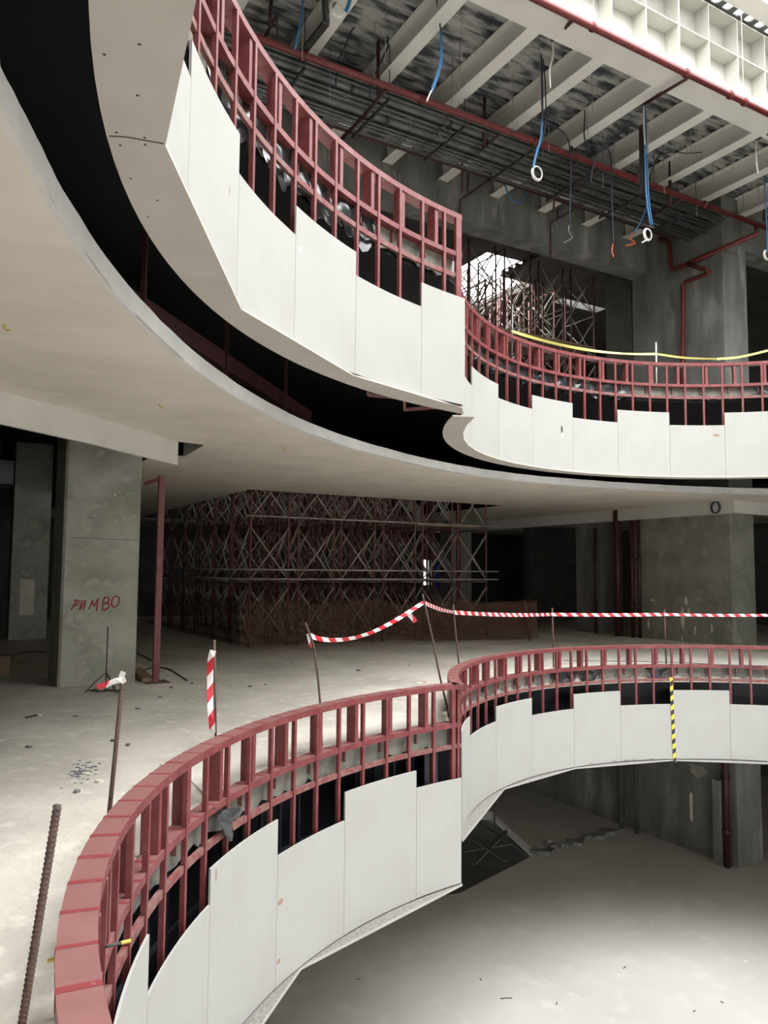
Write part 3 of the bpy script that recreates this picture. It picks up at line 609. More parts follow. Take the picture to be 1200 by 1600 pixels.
D_ = at_y(485, 993, 7.0); E_ = at_y(662, 941, 8.4); F_ = at_y(710, 957, 10.55); G_ = at_y(863, 960, 12.95); H_ = at_y(1038, 960, 13.3); I_ = at_y(1216, 961, 13.3)
tape([D_.lerp(E_, i / 24) + Vector((0, 0, -.15 * math.sin(math.pi * (i / 24) ** .8))) for i in range(25)], .042, 'sagging red and white tape from the bent bar up to the leaning bar', lambda f: .5 * math.sin(5 * f))
tape([E_, at_y(672, 946, 8.9), at_y(690, 953, 9.7), F_], .045, 'short red and white tape falling from the leaning bar to the thin bar', lambda f: .7 * f)
tape(sag(F_, G_, .02), .055, 'red and white tape from the thin bar to the straight bar', lambda f: .3 * math.sin(9 * f))
tape(sag(G_, H_, .01), .058, 'level red and white tape left of the right concrete pier', lambda f: .2 * math.sin(7 * f))
tape(sag(H_, I_, .01), .048, 'level red and white tape crossing in front of the right concrete pier')
tape([at_y(x, y, 5.6) for x, y in ((333, 1016), (329, 1030), (328.5, 1050), (328, 1080), (328.5, 1105), (331, 1130), (332, 1145))], .045, 'crumpled red and white tape hanging down its bar behind the near cap', lambda f: .5 * math.sin(8 * f), side=Vector((1, .2, 0)))
tape([at_y(x, y, 7.0) for x, y in ((482, 990), (484, 998), (486, 1006), (489, 1011))], .04, 'short tape tail dangling from the bent bar', side=Vector((1, 0, 0)))
tape([at_y(x, y, 8.3) for x, y in ((638, 959), (642, 963), (646, 967), (649, 972))], .05, 'knotted tape flap hanging near the leaning bar', side=Vector((1, 0, .4)))
tape([at_y(x, y, 4.2) for x, y in ((190, 1062), (180, 1064), (165, 1070), (152, 1074))], .03, 'torn tape end blowing left from the ribbed bar top', lambda f: .6 - f)
tape([at_y(x, y, 4.24) for x, y in ((193, 1050), (190, 1056), (191.5, 1062), (194, 1067))], .03, 'tape wrapped round the ribbed bar top', side=Vector((1, 0, 0)))
tape([at_z(x, y, .003) for x, y in ((477, 1128), (487, 1126), (500, 1123))], .03, 'scrap of tape lying on the floor behind the near cap', side=Vector((0, 1, 0)))
tape([at_z(x, y, .424) for x, y in ((652, 1067), (662, 1065), (668, 1066))], .03, 'red scrap of tape lying on the near red cap by its end', side=Vector((0, 1, 0)))
b = MB(); b.tube(smooth_path([at_z(880, 1032, .12), at_z(960, 1033, .12), at_z(1060, 1035, .11), at_z(1150, 1040, .10), at_z(1230, 1041, .10)], 6), .006, 6)
tag(b.build('wire', WIREK), 'thin slack wire stretched behind the far lower red frame', 'wire')
# upper yellow tape
q1 = at_y(799, 517, 12.3); q2 = at_y(1025, 553, 13.5); q3 = at_y(1120, 561, 13.9); q4 = at_y(1260, 532, 14.2)
stake('thin_rod', [at_y(800, 560, 12.3), at_y(801, 476, 12.3)], .008, 'thin rod at the left end of the yellow tape upstairs', m=ROD)
stake('thin_rod', [at_y(1026, 600, 13.5), at_y(1025, 535, 13.5)], .012, 'pale rod holding up the yellow tape before the tall pier', m=WIREW)
tape(sag(q1, q2, .12), .045, 'yellow tape sagging left from the pale rod upstairs', lambda f: .6 * math.sin(6 * f), YTAPE, grp='yellow tape on the upper floor')
tape(smooth_path([q2, at_y(1070, 559, 13.7), q3], 8), .035, 'yellow tape drooping right from the pale rod', lambda f: .9 * f, YTAPE, grp='yellow tape on the upper floor')
tape(smooth_path([q3, at_y(1165, 556, 14.0), q4], 8), .04, 'yellow tape rising to the right edge upstairs', None, YTAPE, grp='yellow tape on the upper floor')

# ------------------------------------------------------------------ scaffolding
BAY, ROW, LIFT = 1.07, 1.30, 1.30
def tower(z0, nl, front):
    t = bpy.data.objects.new('scaffold_tower', None); COL.objects.link(t)
    ww, dd = .86, 1.12; H = nl * LIFT
    corners = [(-ww / 2, 0), (ww / 2, 0), (ww / 2, dd), (-ww / 2, dd)]
    for x, y in corners:
        b = MB(); b.tube([(x, y, 0), (x, y, H)], .024, 6); b.build('leg', SCAFR, t, (x, y, 0))
    def face(p, q, zz, m):
        b = MB(); a = Vector((*p, 0)); e = Vector((*q, 0)); z = Vector((0, 0, 1)); d = (e - a).cross(z).normalized() * .02
        b.tube([a + z * (zz + .12) + d, e + z * (zz + LIFT - .08) + d], .017, 5); b.tube([a + z * (zz + LIFT - .08) - d, e + z * (zz + .12) - d], .017, 5)
        b.build('cross_brace', m, t, a + z * zz)
    for l in range(nl):
        zz = l * LIFT
        face(corners[0], corners[1], zz, SCAFG); face(corners[0], corners[3], zz, SCAFG)
        if front: face(corners[1], corners[2], zz, SCAFG)
    for l in range(nl + 1):
        zz = min(l * LIFT + .06, H - .02)
        for i0, i1 in ((0, 3), (1, 2)):
            b = MB(); b.tube([(*corners[i0], zz), (*corners[i1], zz)], .018, 5); b.build('ledger', SCAFG if l % 2 else SCAFR, t, (*corners[i0], zz))
    return t
def place(proto, used, u, v, z, label, group):
    if not used: t = proto
    else:
        t = proto.copy(); COL.objects.link(t)
        for ch in list(proto.children):
            c = ch.copy(); COL.objects.link(c); c.parent = t
    t.location = W(u, v, z); t.rotation_euler = (0, 0, R_(30)); tag(t, label, 'scaffold', group)
proto = tower(0, 7, True); used = False
rows = ['front', 'second', 'third', 'fourth', 'fifth', 'sixth']
for j in range(6):
    for i in range(6):
        lab = '%s tower from the left corner in the %s row of the dense red scaffolding' % (ORD[i], rows[j])
        place(proto, used, 5.6 + .5 + BAY * i + random.uniform(-.03, .03), 15.4 + ROW * j, 0, lab, 'shoring towers behind the orange net'); used = True
proto2 = tower(0, 4, True); used = False
for j in range(3):
    for i in range(4):
        lab = '%s upstairs scaffold tower from the left in the %s row, below the bright roof opening' % (ORD[i], rows[j])
        place(proto2, used, 11.6 + 1.15 * i, 15.2 + 1.6 * j, 4.78, lab, 'scaffold towers on the upper floor'); used = True
for k, (zz, lab) in enumerate(((1.62, 'upper of two long grey tubes along the front of the scaffolding'), (1.42, 'lower of two long grey tubes along the front of the scaffolding'), (2.75, 'high grey tube along the front of the scaffolding'))):
    b = MB(); b.tube([W(5.55, 15.36, zz), W(12.2, 15.36, zz)], .022, 6); tag(b.build('scaffold_tube', SCAFG), lab, 'scaffold tube', 'tubes along the scaffold')
for k, (zz, lab) in enumerate(((1.62, 'upper of two long tubes along the receding left side of the scaffolding'), (1.42, 'lower of two long tubes along the receding left side of the scaffolding'))):
    b = MB(); b.tube([W(5.55, 15.36, zz), W(5.55, 23.4, zz)], .022, 6); tag(b.build('scaffold_tube', SCAFG), lab, 'scaffold tube', 'tubes along the scaffold')
b = MB(); b.boxuv(11.6, 15.3, 15.0, 15.9, 7.72, 7.78); b.boxuv(11.6, 15.3, 15.9, 16.5, 7.74, 7.80); tag(b.build('plank_platform', WOOD), 'brown plank platform on the upstairs scaffolding', 'platform')
b = MB(); b.boxuv(9.8, 11.6, 15.35, 15.6, 2.70, 2.74); tag(b.build('plank', WOOD), 'pale plank lying high on the right part of the scaffolding', 'plank')
b = MB(); b.boxuv(13.3, 16.0, 14.3, 16.6, 9.9, 9.95)
for k in range(8): b.boxuv(13.3, 16.0, 14.4 + k * .3, 14.46 + k * .3, 9.95, 10.05)
tag(b.build('formwork_table', DARKW), 'ribbed dark formwork table under the upstairs roof', 'formwork')
# orange debris net, front and left side
def net(pts, z0, z1, label, amp=.05):
    b = MB(); vs = []; fs = []; n = 40; nz = 5; tot = len(pts) - 1
    for i in range(n + 1):
        f = i / n * tot; k = min(int(f), tot - 1); p = pts[k].lerp(pts[k + 1], f - k)
        for j in range(nz + 1):
            g = j / nz
            vs.append(p + AX * (amp * math.sin(i * .9 + g * 2) * (1 - .5 * g)) + Vector((0, 0, z0 + (z1 - z0) * g + (.05 * math.sin(i * .5) if j == nz else 0))))
    for i in range(n):
        for j in range(nz): fs.append((i * (nz + 1) + j, (i + 1) * (nz + 1) + j, (i + 1) * (nz + 1) + j + 1, i * (nz + 1) + j + 1))
    b.add(vs, fs, True); return tag(b.build('debris_net', NETM), label, 'safety net')
net([W(5.5, 15.2), W(9.0, 15.1), W(12.4, 14.3)], .05, .92, 'orange-brown debris net along the foot of the scaffolding')
net([W(5.4, 15.2), W(5.35, 19), W(5.3, 24)], .05, 1.0, 'dusky net along the receding left side of the scaffolding')
net([W(9.5, 15.0), W(11, 14.7), W(12.45, 14.2)], .02, .88, 'second layer of orange net at the right end of the scaffolding', .03)
# daylight beyond: blue tarp by the little window
b = MB(); vs = []; fs = []
for i in range(9):
    for j in range(5): vs.append(W(17.95 + .04 * i, 26.8 + .03 * math.sin(i * 1.7 + j), 1.0 + .28 * j))
for i in range(8):
    for j in range(4): fs.append((i * 5 + j, i * 5 + 5 + j, i * 5 + 6 + j, i * 5 + 1 + j))
b.add(vs, fs, True); tag(b.build('blue_tarpaulin', BLUET), 'blue tarpaulin hanging beside the small bright window far behind the scaffolding', 'tarpaulin')

# ------------------------------------------------------------------ pipes on the walls
def pipe(pts, r, label, m=PIPER, name='pipe', grp=None, n=8, flanges=()):
    b = MB(); b.tube(pts, r, n); o = tag(b.build(name, m), label, 'pipe', grp)
    for p, q in flanges:
        c_ = MB(); c_.tube([p, q], r * 1.35, n); c_.build('coupling', m, o)
    return o
Z = Vector((0, 0, 1))
def vpipe(u, v, za, zb, r, label, m=PIPED):
    fl = [(W(u, v, z), W(u, v, z + .10)) for z in (za + .7, za + 1.9) if z < zb]
    return pipe([W(u, v, za), W(u, v, zb)], r, label, m, 'riser_pipe', 'riser pipes on the right', 10, fl)
vpipe(15.12, 14.15, 0, 3.4, .085, 'thick dark red riser pipe left of the right concrete pier, eye-level floor')
vpipe(15.18, 13.72, 0, 2.95, .055, 'thinner riser pipe against the left end of the right concrete pier')
vpipe(15.18, 13.50, 0, 2.95, .045, 'slim riser pipe touching the right concrete pier')
vpipe(15.15, 14.95, 0, 2.8, .04, 'narrow riser pipe on the dark pier left of the thick one')
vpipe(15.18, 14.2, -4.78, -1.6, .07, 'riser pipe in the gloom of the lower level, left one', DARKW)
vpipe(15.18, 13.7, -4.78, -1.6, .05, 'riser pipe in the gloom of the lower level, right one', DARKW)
vpipe(15.22, 11.22, -4.78, -1.5, .075, 'dark red riser pipe at the corner of the lower level pier')
b = MB(); b.boxuv(15.13, 15.3, 11.3, 11.5, -4.78, -2.95); tag(b.build('wall_box', CONCD), 'narrow grey casing beside the corner riser on the lower level', 'casing')
PU = 15.22
pipe([W(16.0, 10.6, 9.6), at_u(1183, 365, PU + .3), at_u(1074, 412, PU), at_u(1050, 421, PU), at_u(1047, 412, PU), at_u(1046, 384, PU), at_u(1040, 376, PU), at_u(1030, 374, PU)], .06, 'red pipe branch with an elbow at the top of the tall upper pier')
pipe([at_u(1074, 412, PU), at_u(1104, 422, PU - .35), at_u(1108, 425, PU - .35), at_u(1100, 430, PU - .2), at_u(1072, 440, PU), at_u(1067, 446, PU), at_u(1066.5, 566, PU), at_u(1066, 600, PU)], .055, 'red drop pipe running down the face of the tall upper pier')
# pale scars and dark marks on the piers
def patch(u, v, z, w_, h, m, par_label, n=8):
    b = MB(); cc = W(u, v, z); vs = [cc + AX * (w_ / 2 * math.cos(2 * math.pi * i / n) * random.uniform(.6, 1.15)) + Z * (h / 2 * math.sin(2 * math.pi * i / n) * random.uniform(.6, 1.15)) for i in range(n)]
    b.add(vs + [p + BX * .006 for p in vs], [tuple(range(n)), tuple(reversed(range(n, 2 * n)))] + [(i, (i + 1) % n, n + (i + 1) % n, n + i) for i in range(n)])
    return b
wc = [o for o in bpy.data.objects if o.name == 'wall_core'][0]
for x, y, w_, h in ((1067, 967, .12, .55), (1072, 940, .10, .22), (1086, 985, .05, .3), (1112, 982, .05, .25), (1076, 955, .1, .15), (1013, 975, .06, .3), (1066, 1000, .05, .2), (1020, 938, .2, .06)):
    p = at_u(x, y, UW - .003); patch(p.dot(BX), p.dot(AX), p.z, w_, h, PALE, '').build('pale_scar', PALE, wc)
wl = [o for o in bpy.data.objects if o.name == 'wall_core_lower'][0]
p = at_u(1080, 1258, UW - .003); patch(p.dot(BX), p.dot(AX), p.z, .12, .75, PALE, '').build('pale_scar', PALE, wl)
p = at_u(1090, 1203, UW - .003); patch(p.dot(BX), p.dot(AX), p.z, .6, .35, CONC, '').build('pale_scar', CONC, wl)
# coil on the right bulkhead, red prop and timber on the left
c_ = at_u(1119, 793, 15.05); b = MB()
for k in range(3): b.tube([c_ + AX * (.11 * math.cos(x) + .012 * k) + Z * (.13 * math.sin(x)) - BX * (.01 * k) for x in [2 * math.pi * i / 20 for i in range(20)]], .011, 6, True)
b.tube([c_ + Z * .13, c_ + Z * .2 + BX * .03], .008, 6)
tag(b.build('cable_coil', WIREK), 'small black cable coil hanging on the right bulkhead', 'cable')
pb = at_z(243, 1066, 0); pr = thing('steel_prop', 'slim red steel prop holding the end of the left bulkhead', 'prop', pb)
b = MB(); b.box(pb + Z * .012, .085, .085, 2.95, BX, AX); b.build('shaft', RED, pr)
b = MB(); b.box(pb, .34, .30, .012, BX, AX); b.build('base_plate', REBAR, pr)
b = MB(); b.bar(pb + Z * 2.93, pb + W(-.22, .10) + Z * 2.84, .05, .05); b.build('knee_brace', RED, pr)
b = MB(); a0_ = at_z(212, 1054, .0); b.bar(a0_ + Z * .07, pb + Z * .03 - BX * .1, .16, .07); tag(b.build('timber_block', WOOD), 'brown timber lying between the painted column and the red prop', 'timber')
b = MB(); b.boxuv(-1.2, 1.0, 13.0, 13.3, .0, .28); tag(b.build('timber_beam', WOOD), 'rusty brown timber beam lying on the floor at the far left edge', 'timber')
b = MB()
base = at_z(165, 1083, 0); b.tube([base + Z * .02, base + Z * .85], .009, 6); b.build  # rod with three feet
st = thing('rod_stand', 'thin steel rod on a three-legged foot before the painted column', 'stand', base)
b.build('rod', REBAR, st)
for dx, dy in ((-.26, -.02), (.20, -.12), (.02, .25)):
    b = MB(); b.tube([base + Z * .26, base + Vector((dx * .5, dy * .5, .15)), base + Vector((dx, dy, .008))], .008, 6); b.build('leg', REBAR, st)
b = MB(); vs = [base + Vector((-.30 + .08 * i, .10 + .05 * math.sin(i * 2.2) + (.13 if j else 0), .006 + .012 * (i % 2))) for i in range(7) for j in range(2)]
b.add(vs, [(2 * i, 2 * i + 2, 2 * i + 3, 2 * i + 1) for i in range(6)]); tag(b.build('plastic_scrap', DIRT), 'dark flattened scrap by the foot of the rod stand', 'scrap')
def floor_cable(px, label, r=.008, z=.009, m=WIREK):
    b = MB(); b.tube(smooth_path([at_z(x, y, z) for x, y in px], 5), r, 6); tag(b.build('cable', m), label, 'cable', 'loose cables on the floor')
floor_cable([(222, 1048), (240, 1043), (262, 1045), (278, 1054), (292, 1063)], 'black cable curling over the floor right of the red prop', .012)
floor_cable([(214, 1020), (226, 1026), (236, 1032)], 'short black cable behind the red prop', .014)
floor_cable([(0, 1035), (28, 1022), (52, 1018), (72, 1019)], 'black cable on the dark floor left of the painted column', .014)
floor_cable([(40, 1121), (50, 1119), (58, 1117)], 'short dark stick on the floor at the left edge', .012)
floor_cable([(250, 1194), (275, 1212), (300, 1222), (338, 1265)], 'thin wire trailing over the floor behind the near cap', .003)
# dark duct and pipes under the exposed slab far left
b = MB(); b.boxuv(-1.6, .9, 12.6, 13.3, 2.85, 3.2); tag(b.build('duct', TRAYM), 'grey duct under the dark slab at the left edge', 'duct')
for k in range(4):
    b = MB(); b.tube([W(.2 + .22 * k, 15.6, 0), W(.2 + .22 * k, 15.6, 4.5)], .03, 6); tag(b.build('riser_pipe', TRAYM), '%s dark riser left of the painted column' % ORD[k], 'pipe', 'dark risers far left')
# yellow marker pencils tucked through the near rail
for p0, p1, lab in (((75, 1500, .30, 0), (107, 1491, .34, 0), 'left'), ((165, 1477, .3, 0), (203, 1470, .3, 0), 'right')):
    pass
b = MB(); a_ = at_y(74, 1502, 2.62); e_ = at_y(110, 1491, 2.66); b.tube([a_, a_.lerp(e_, .45)], .0065, 6); b.cur = 1; b.tube([a_.lerp(e_, .45), e_], .006, 6); tag(b.build('marker_stick', [YELL, DIRT]), 'yellow-tipped stick poking out left of the near cap', 'stick')
b = MB(); a_ = at_y(203, 1470, 2.9); e_ = at_y(166, 1479, 2.8); b.tube([a_, a_.lerp(e_, .4)], .0065, 6); b.cur = 1; b.tube([a_.lerp(e_, .4), e_], .006, 6); tag(b.build('marker_stick', [YELL, DIRT]), 'yellow-tipped stick poking through the near red frame', 'stick')
b = MB(); b.tube([at_y(119, 1383, 3.0), at_y(113, 1398, 2.98), at_y(107, 1412, 2.95)], .008, 6); tag(b.build('bent_strip', DIRT), 'small dark strip hooked over the outside of the near cap', 'strip')

# ------------------------------------------------------------------ sprinkler mains, branches, conduits, trays under the deck
SP = 'sprinkler mains under the roof deck'
pipe([W(-4, 8.12, 9.97), W(20, 8.12, 9.97)], .055, 'red sprinkler main along the front edge of the white girder', PIPER, 'sprinkler_pipe', SP, 10, [(W(u_, 8.12, 9.97), W(u_ + .05, 8.12, 9.97)) for u_ in (8.3, 10.45, 11.6, 12.0)])
pipe([W(-2, 10.5, 9.6), W(16.6, 10.5, 9.6)], .06, 'red sprinkler main crossing below the middle of the roof beams', PIPER, 'sprinkler_pipe', SP, 10, [(W(u_, 10.5, 9.6), W(u_ + .06, 10.5, 9.6)) for u_ in (4.5, 6.7, 9.2, 11.9, 14)])
pipe([W(-2, 11.95, 9.6), W(14.9, 11.95, 9.6)], .05, 'dark red sprinkler main nearest the concrete beam', PIPED, 'sprinkler_pipe', SP, 10)
BR = 'sprinkler branch pipes'
def branch(px, v, zfix, r, label, m=PIPED):
    pts = []
    for x, y, vv in px: pts.append(at_v(x, y, vv))
    pipe(pts, r, label, m, 'branch_pipe', BR, 6)
branch([(895, 32, 8.12), (863, 63, 8.9)], 0, 0, .028, 'short red branch under the white girder at the upper middle')
branch([(882, 44, 8.4), (882, 30, 8.4)], 0, 0, .02, 'red stub standing on the girder branch', PIPER)
branch([(1075, 122, 8.12), (1006, 163, 9.0)], 0, 0, .028, 'red branch under the white girder right of the long dropped cable')
branch([(1027, 150, 8.8), (1026, 140, 8.8)], 0, 0, .018, 'small red sprinkler head stub right of the long dropped cable', PIPER)
branch([(1225, 196, 8.12), (1181, 218, 8.9)], 0, 0, .028, 'red branch under the white girder at the right edge')
branch([(602, 141, 10.5), (571, 178, 11.3), (530, 222, 12.2)], 0, 0, .03, 'dark branch falling away from the middle main at left')
branch([(591, 150, 10.7), (591, 40, 10.7)], 0, 0, .03, 'dark red upright pipe rising from the middle main at left')
branch([(781, 210, 10.5), (755, 231, 11.2), (722, 255, 12.0), (722, 300, 12.0)], 0, 0, .025, 'dark branch with a drop left of the white ring')
branch([(757, 228, 10.9), (757, 153, 10.9)], 0, 0, .028, 'dark upright pipe above the conduits, centre')
branch([(765, 281, 11.95), (730, 305, 12.7), (719, 312, 12.9), (719, 334, 12.9)], 0, 0, .025, 'dark branch dropping before the concrete beam above the frame end')
branch([(731, 304, 12.6), (731, 272, 12.6)], 0, 0, .022, 'short upright on the branch above the frame end')
branch([(896, 328, 11.95), (860, 348, 12.7), (860, 402, 12.7)], 0, 0, .026, 'dark red branch dropping before the concrete beam, middle')
branch([(871, 342, 12.5), (871, 326, 12.5)], 0, 0, .02, 'short upright on the middle beam branch')
branch([(935, 268, 10.5), (895, 292, 11.2), (866, 306, 11.8), (865, 330, 11.8)], 0, 0, .026, 'dark red branch below the conduits right of the white ring')
branch([(893, 275, 10.8), (893, 198, 10.8)], 0, 0, .03, 'dark red upright right of the white ring')
branch([(1047, 322, 10.7), (1047, 237, 10.7)], 0, 0, .035, 'red upright left of the tall pier top')
branch([(1066, 310, 10.5), (1020, 336, 11.3)], 0, 0, .03, 'red branch behind the long dropped cable')
branch([(430, 28, 10.7), (412, 62, 11.1)], 0, 0, .028, 'dark red branch at the top beside the near upper frame')
branch([(424, 0, 10.7), (421, 40, 10.7)], 0, 0, .028, 'dark red upright at the top edge beside the near upper frame')
branch([(1192, 258, 10.7), (1194, 345, 10.7)], 0, 0, .035, 'red upright at the right edge above the tall pier')
pipe([W(15.3, 10.5, 9.6), at_v(1164, 348, 11.0)], .03, 'grey branch at the end of the middle main near the tall pier', CONDUIT, 'branch_pipe', BR, 6)
CG = 'conduits under the roof deck'
cv = [(10.75, 9.72, .022), (10.85, 9.70, .022), (10.97, 9.69, .06), (11.12, 9.66, .025), (11.22, 9.64, .03), (11.36, 9.62, .07), (11.52, 9.58, .022), (11.60, 9.57, .022), (11.70, 9.56, .03), (11.82, 9.54, .022)]
for k, (v_, z_, r_) in enumerate(cv):
    b = MB(); b.tube([W(-2, v_, z_), W(15.2, v_, z_)], r_, 8); o = tag(b.build('conduit', CONDUIT), '%s of ten grey conduits counted from the middle red main towards the concrete beam' % ORD[k], 'conduit', CG)
    if r_ > .05:
        for u_ in range(3, 15, 2):
            c2_ = MB(); c2_.tube([W(u_ + .3 * k, v_, z_), W(u_ + .3 * k + .07, v_, z_)], r_ * 1.22, 8); c2_.build('clamp', TRAYM, o)
for k, (va, vb, z_) in enumerate(((11.02, 11.30, 9.82), (11.46, 11.86, 9.74))):
    b = MB(); b.boxuv(-2, 15.2, va, vb, z_, z_ + .006); b.boxuv(-2, 15.2, va, va + .006, z_, z_ + .07); b.boxuv(-2, 15.2, vb - .006, vb, z_, z_ + .07)
    for i in range(28): b.boxuv(-1.8 + .6 * i, -1.75 + .6 * i, va, vb, z_ - .02, z_)
    tag(b.build('cable_tray', TRAYM), ('narrow' if k == 0 else 'wide') + ' dusty cable tray above the grey conduits', 'cable tray', 'cable trays under the roof deck')
for k in range(9):
    u_ = 1.5 + 1.55 * k; b = MB(); b.boxuv(u_, u_ + .04, 10.6, 11.95, 9.46, 9.50)
    for v_ in (10.62, 11.93): b.tube([W(u_ + .02, v_, 9.46), W(u_ + .02, v_, 10.46)], .008, 5)
    tag(b.build('trapeze_hanger', TRAYM), '%s trapeze hanger from the left carrying the conduits' % ORD[k], 'hanger', 'trapeze hangers')
rd = random.Random(11)
HR = [(6.7, 9.3), (7.1, 9.9), (7.3, 10.4), (8.2, 9.2), (8.4, 10.1), (8.5, 9.5), (9.4, 10.3), (9.6, 9.4), (9.7, 10.8), (10.0, 9.9), (10.9, 9.3), (11.0, 10.2), (11.2, 10.7), (11.3, 9.7), (12.2, 9.4), (12.4, 10.2), (12.6, 9.8), (12.7, 10.7), (13.6, 9.5), (13.8, 10.1), (13.9, 10.6), (5.5, 9.6), (5.7, 10.3), (4.4, 10.2), (4.1, 10.8), (3.9, 11.3), (5.2, 10.9), (6.9, 11.1), (14.9, 9.8), (15.1, 10.3)]
for k, (u_, v_) in enumerate(HR):
    b = MB(); zl = rd.uniform(9.25, 9.75); b.tube([W(u_, v_, zl), W(u_, v_, 10.47)], .006, 5)
    tag(b.build('threaded_rod', ROD), 'thin threaded rod dropping straight from the corrugated deck with nothing on its end', 'rod', 'bare threaded rods under the deck')
for k, u_ in enumerate((8.35, 10.33, 12.0)):
    b = MB(); b.tube([W(u_, 8.12, 10.0), W(u_, 8.12, 11.6)], .006, 5); tag(b.build('hanger_rod', WIREW), '%s thin pale rod in front of the cream boxes holding the front red main' % ('left', 'middle', 'right')[k], 'rod', 'rods of the front main')

# ------------------------------------------------------------------ dangling cables
CG2 = 'loose cables hanging from the roof'
def hang(px, v_, r, m, label, ring=None, ringm=WIREW, tail=None, tailm=WIREW, par=1, up=False):
    Q = [at_v(x, y, v_) for x, y in px]
    if up: Q = [Vector((Q[0].x, Q[0].y, 10.47))] + Q
    P = smooth_path(Q, 6); b = MB()
    for k in range(par): b.tube([p + BX * (.022 * (k - (par - 1) / 2)) + AX * (.012 * ((k * 7) % 3 - 1)) for p in P], r, 6)
    o = tag(b.build('hanging_cable', m), label, 'cable', CG2)
    if ring:
        x, y, rr = ring; c_ = at_v(x, y, v_); b = MB()
        for k in range(3): b.tube([c_ + (BX * math.cos(t) + Z * math.sin(t) * 1.1) * (rr + .008 * k) + AX * (.012 * k) for t in [2 * math.pi * i / 22 for i in range(22)]], .011, 6, True)
        b.build('coiled_end', ringm, o)
    if tail:
        b = MB(); b.tube(smooth_path([at_v(x, y, v_) for x, y in tail], 5), r * 1.2, 6); b.build('bare_end', tailm, o)
    return o
hang([(681, -6), (685, 25), (689, 55)], 9.3, .013, WIREK, 'dark upper part of the cable dropping left of centre', None)
hang([(689, 50), (690, 75), (687, 105), (675, 142)], 9.3, .011, WIREB, 'blue cable trio left of centre ending in white twists', None, WIREW, [(676, 138), (670, 150), (667, 158)], WIREW, 3)
hang([(548, -8), (545, 6), (540, 18)], 9.5, .011, WIREB, 'blue cables at the top edge with a white coil', (527, 13, .10), par=3)
hang([(842, 58), (846, 100), (847, 140), (847, 190)], 9.6, .013, WIREK, 'dark cable pair dropping right of centre', par=2)
hang([(847, 186), (845, 215), (838, 240), (833, 262)], 9.6, .010, WIREB, 'blue cables right of centre ending in a white ring', (840, 270, .10), par=3)
hang([(855, 57), (848, 80), (851, 130), (852, 190), (846, 225)], 9.62, .011, WIREK, 'thin dark cable beside the pair right of centre')
hang([(997, 126), (1004, 156), (1007, 200), (1009, 260), (1011, 310), (1017, 352)], 9.6, .012, WIREB, 'longest blue cable bundle, dropping towards the tall pier', (1013, 366, .09), WIREW, [(1012, 374), (1003, 379)], WIREW, 4)
hang([(1005, 164), (1005, 195), (1007, 226)], 9.58, .018, WIREW, 'white conduit sleeve on the longest cable bundle')
hang([(1040, 236), (1027, 246), (1016, 274), (1011, 302)], 10.66, .012, WIREK, 'dark cable arching into the longest bundle')
hang([(1100, 238), (1075, 240), (1050, 238), (1034, 242), (1022, 256)], 9.9, .010, WIREK, 'thin dark cable looping right of the longest bundle')
hang([(474, -5), (468, 38), (460, 78)], 10.2, .018, WIREB, 'blue cable at the top beside the near upper frame')
hang([(524, 137), (527, 100), (540, 70), (550, 47), (570, 34), (588, 52), (606, 68), (595, 96), (580, 128), (577, 152)], 10.6, .015, WIREK, 'dark cable arching over two humps at upper left')
hang([(560, -4), (584, 20), (600, 42), (606, 64)], 10.5, .013, WIREK, 'dark cable curving down from the top edge')
hang([(838, 184), (870, 200), (886, 216), (890, 240), (891, 280), (889, 352)], 10.4, .015, WIREK, 'dark cable drooping through the conduits right of the ring', None, WIREW, [(889, 350), (888, 362), (893, 372), (880, 380)], CONDUIT)
hang([(922, 284), (925, 264), (936, 234), (952, 218), (970, 208), (980, 198), (992, 197), (1001, 208)], 10.0, .015, WIREK, 'dark cable making a tall arch left of the longest bundle')
hang([(914, 222), (940, 228), (953, 242), (955, 290), (956, 330), (958, 382)], 10.3, .014, WIREK, 'dark cable dropping to an orange end before the concrete beam', None, WIREW, [(958, 380), (956, 392), (959, 402)], WIREO, 1, True)
hang([(788, 287), (796, 309), (810, 317), (823, 298)], 12.3, .018, WIREB, 'blue-grey cable loop slung before the concrete beam')
hang([(1013, 290), (1010, 320), (1001, 345), (990, 364)], 10.8, .014, WIREB, 'blue cable curving away behind the longest bundle', None, WIREW, [(990, 364), (984, 372), (992, 380), (978, 384)], WIREO)
hang([(1194, 205), (1195, 290), (1198, 350), (1199, 395)], 9.7, .012, WIREB, 'blue cable bundle at the right edge', (1199, 398, .08), par=3)
hang([(863, 64), (863, 87), (858, 110), (859, 138)], 8.9, .016, WIREW, 'white flexible conduit below the girder, upper middle')
hang([(1181, 217), (1180, 242), (1183, 272)], 8.9, .018, WIREW, 'white flexible conduit below the girder at the right edge')
hang([(432, 22), (433, 60), (433, 96)], 10.9, .016, CONDUIT, 'pale straight conduit beside the near upper frame')
hang([(694, 170), (694, 205)], 10.9, .006, ROD, 'thin wire with a grey loop below the conduits', (694, 208, .10), CONDUIT)
b = MB(); b.bar(at_v(1003, 196, 9.7), at_v(1004, 300, 9.7), .10, .06); tag(b.build('vertical_tray', TRAYM), 'dark vertical cable tray behind the longest blue bundle', 'cable tray')
b = MB(); b.bar(at_v(507, -10, 9.6), at_v(510, 35, 9.6), .10, .06); b.bar(at_v(510, 35, 9.6), at_v(455, 105, 11.2), .10, .06); tag(b.build('vertical_tray', TRAYM), 'dark bent cable tray at the top left of the roof', 'cable tray')

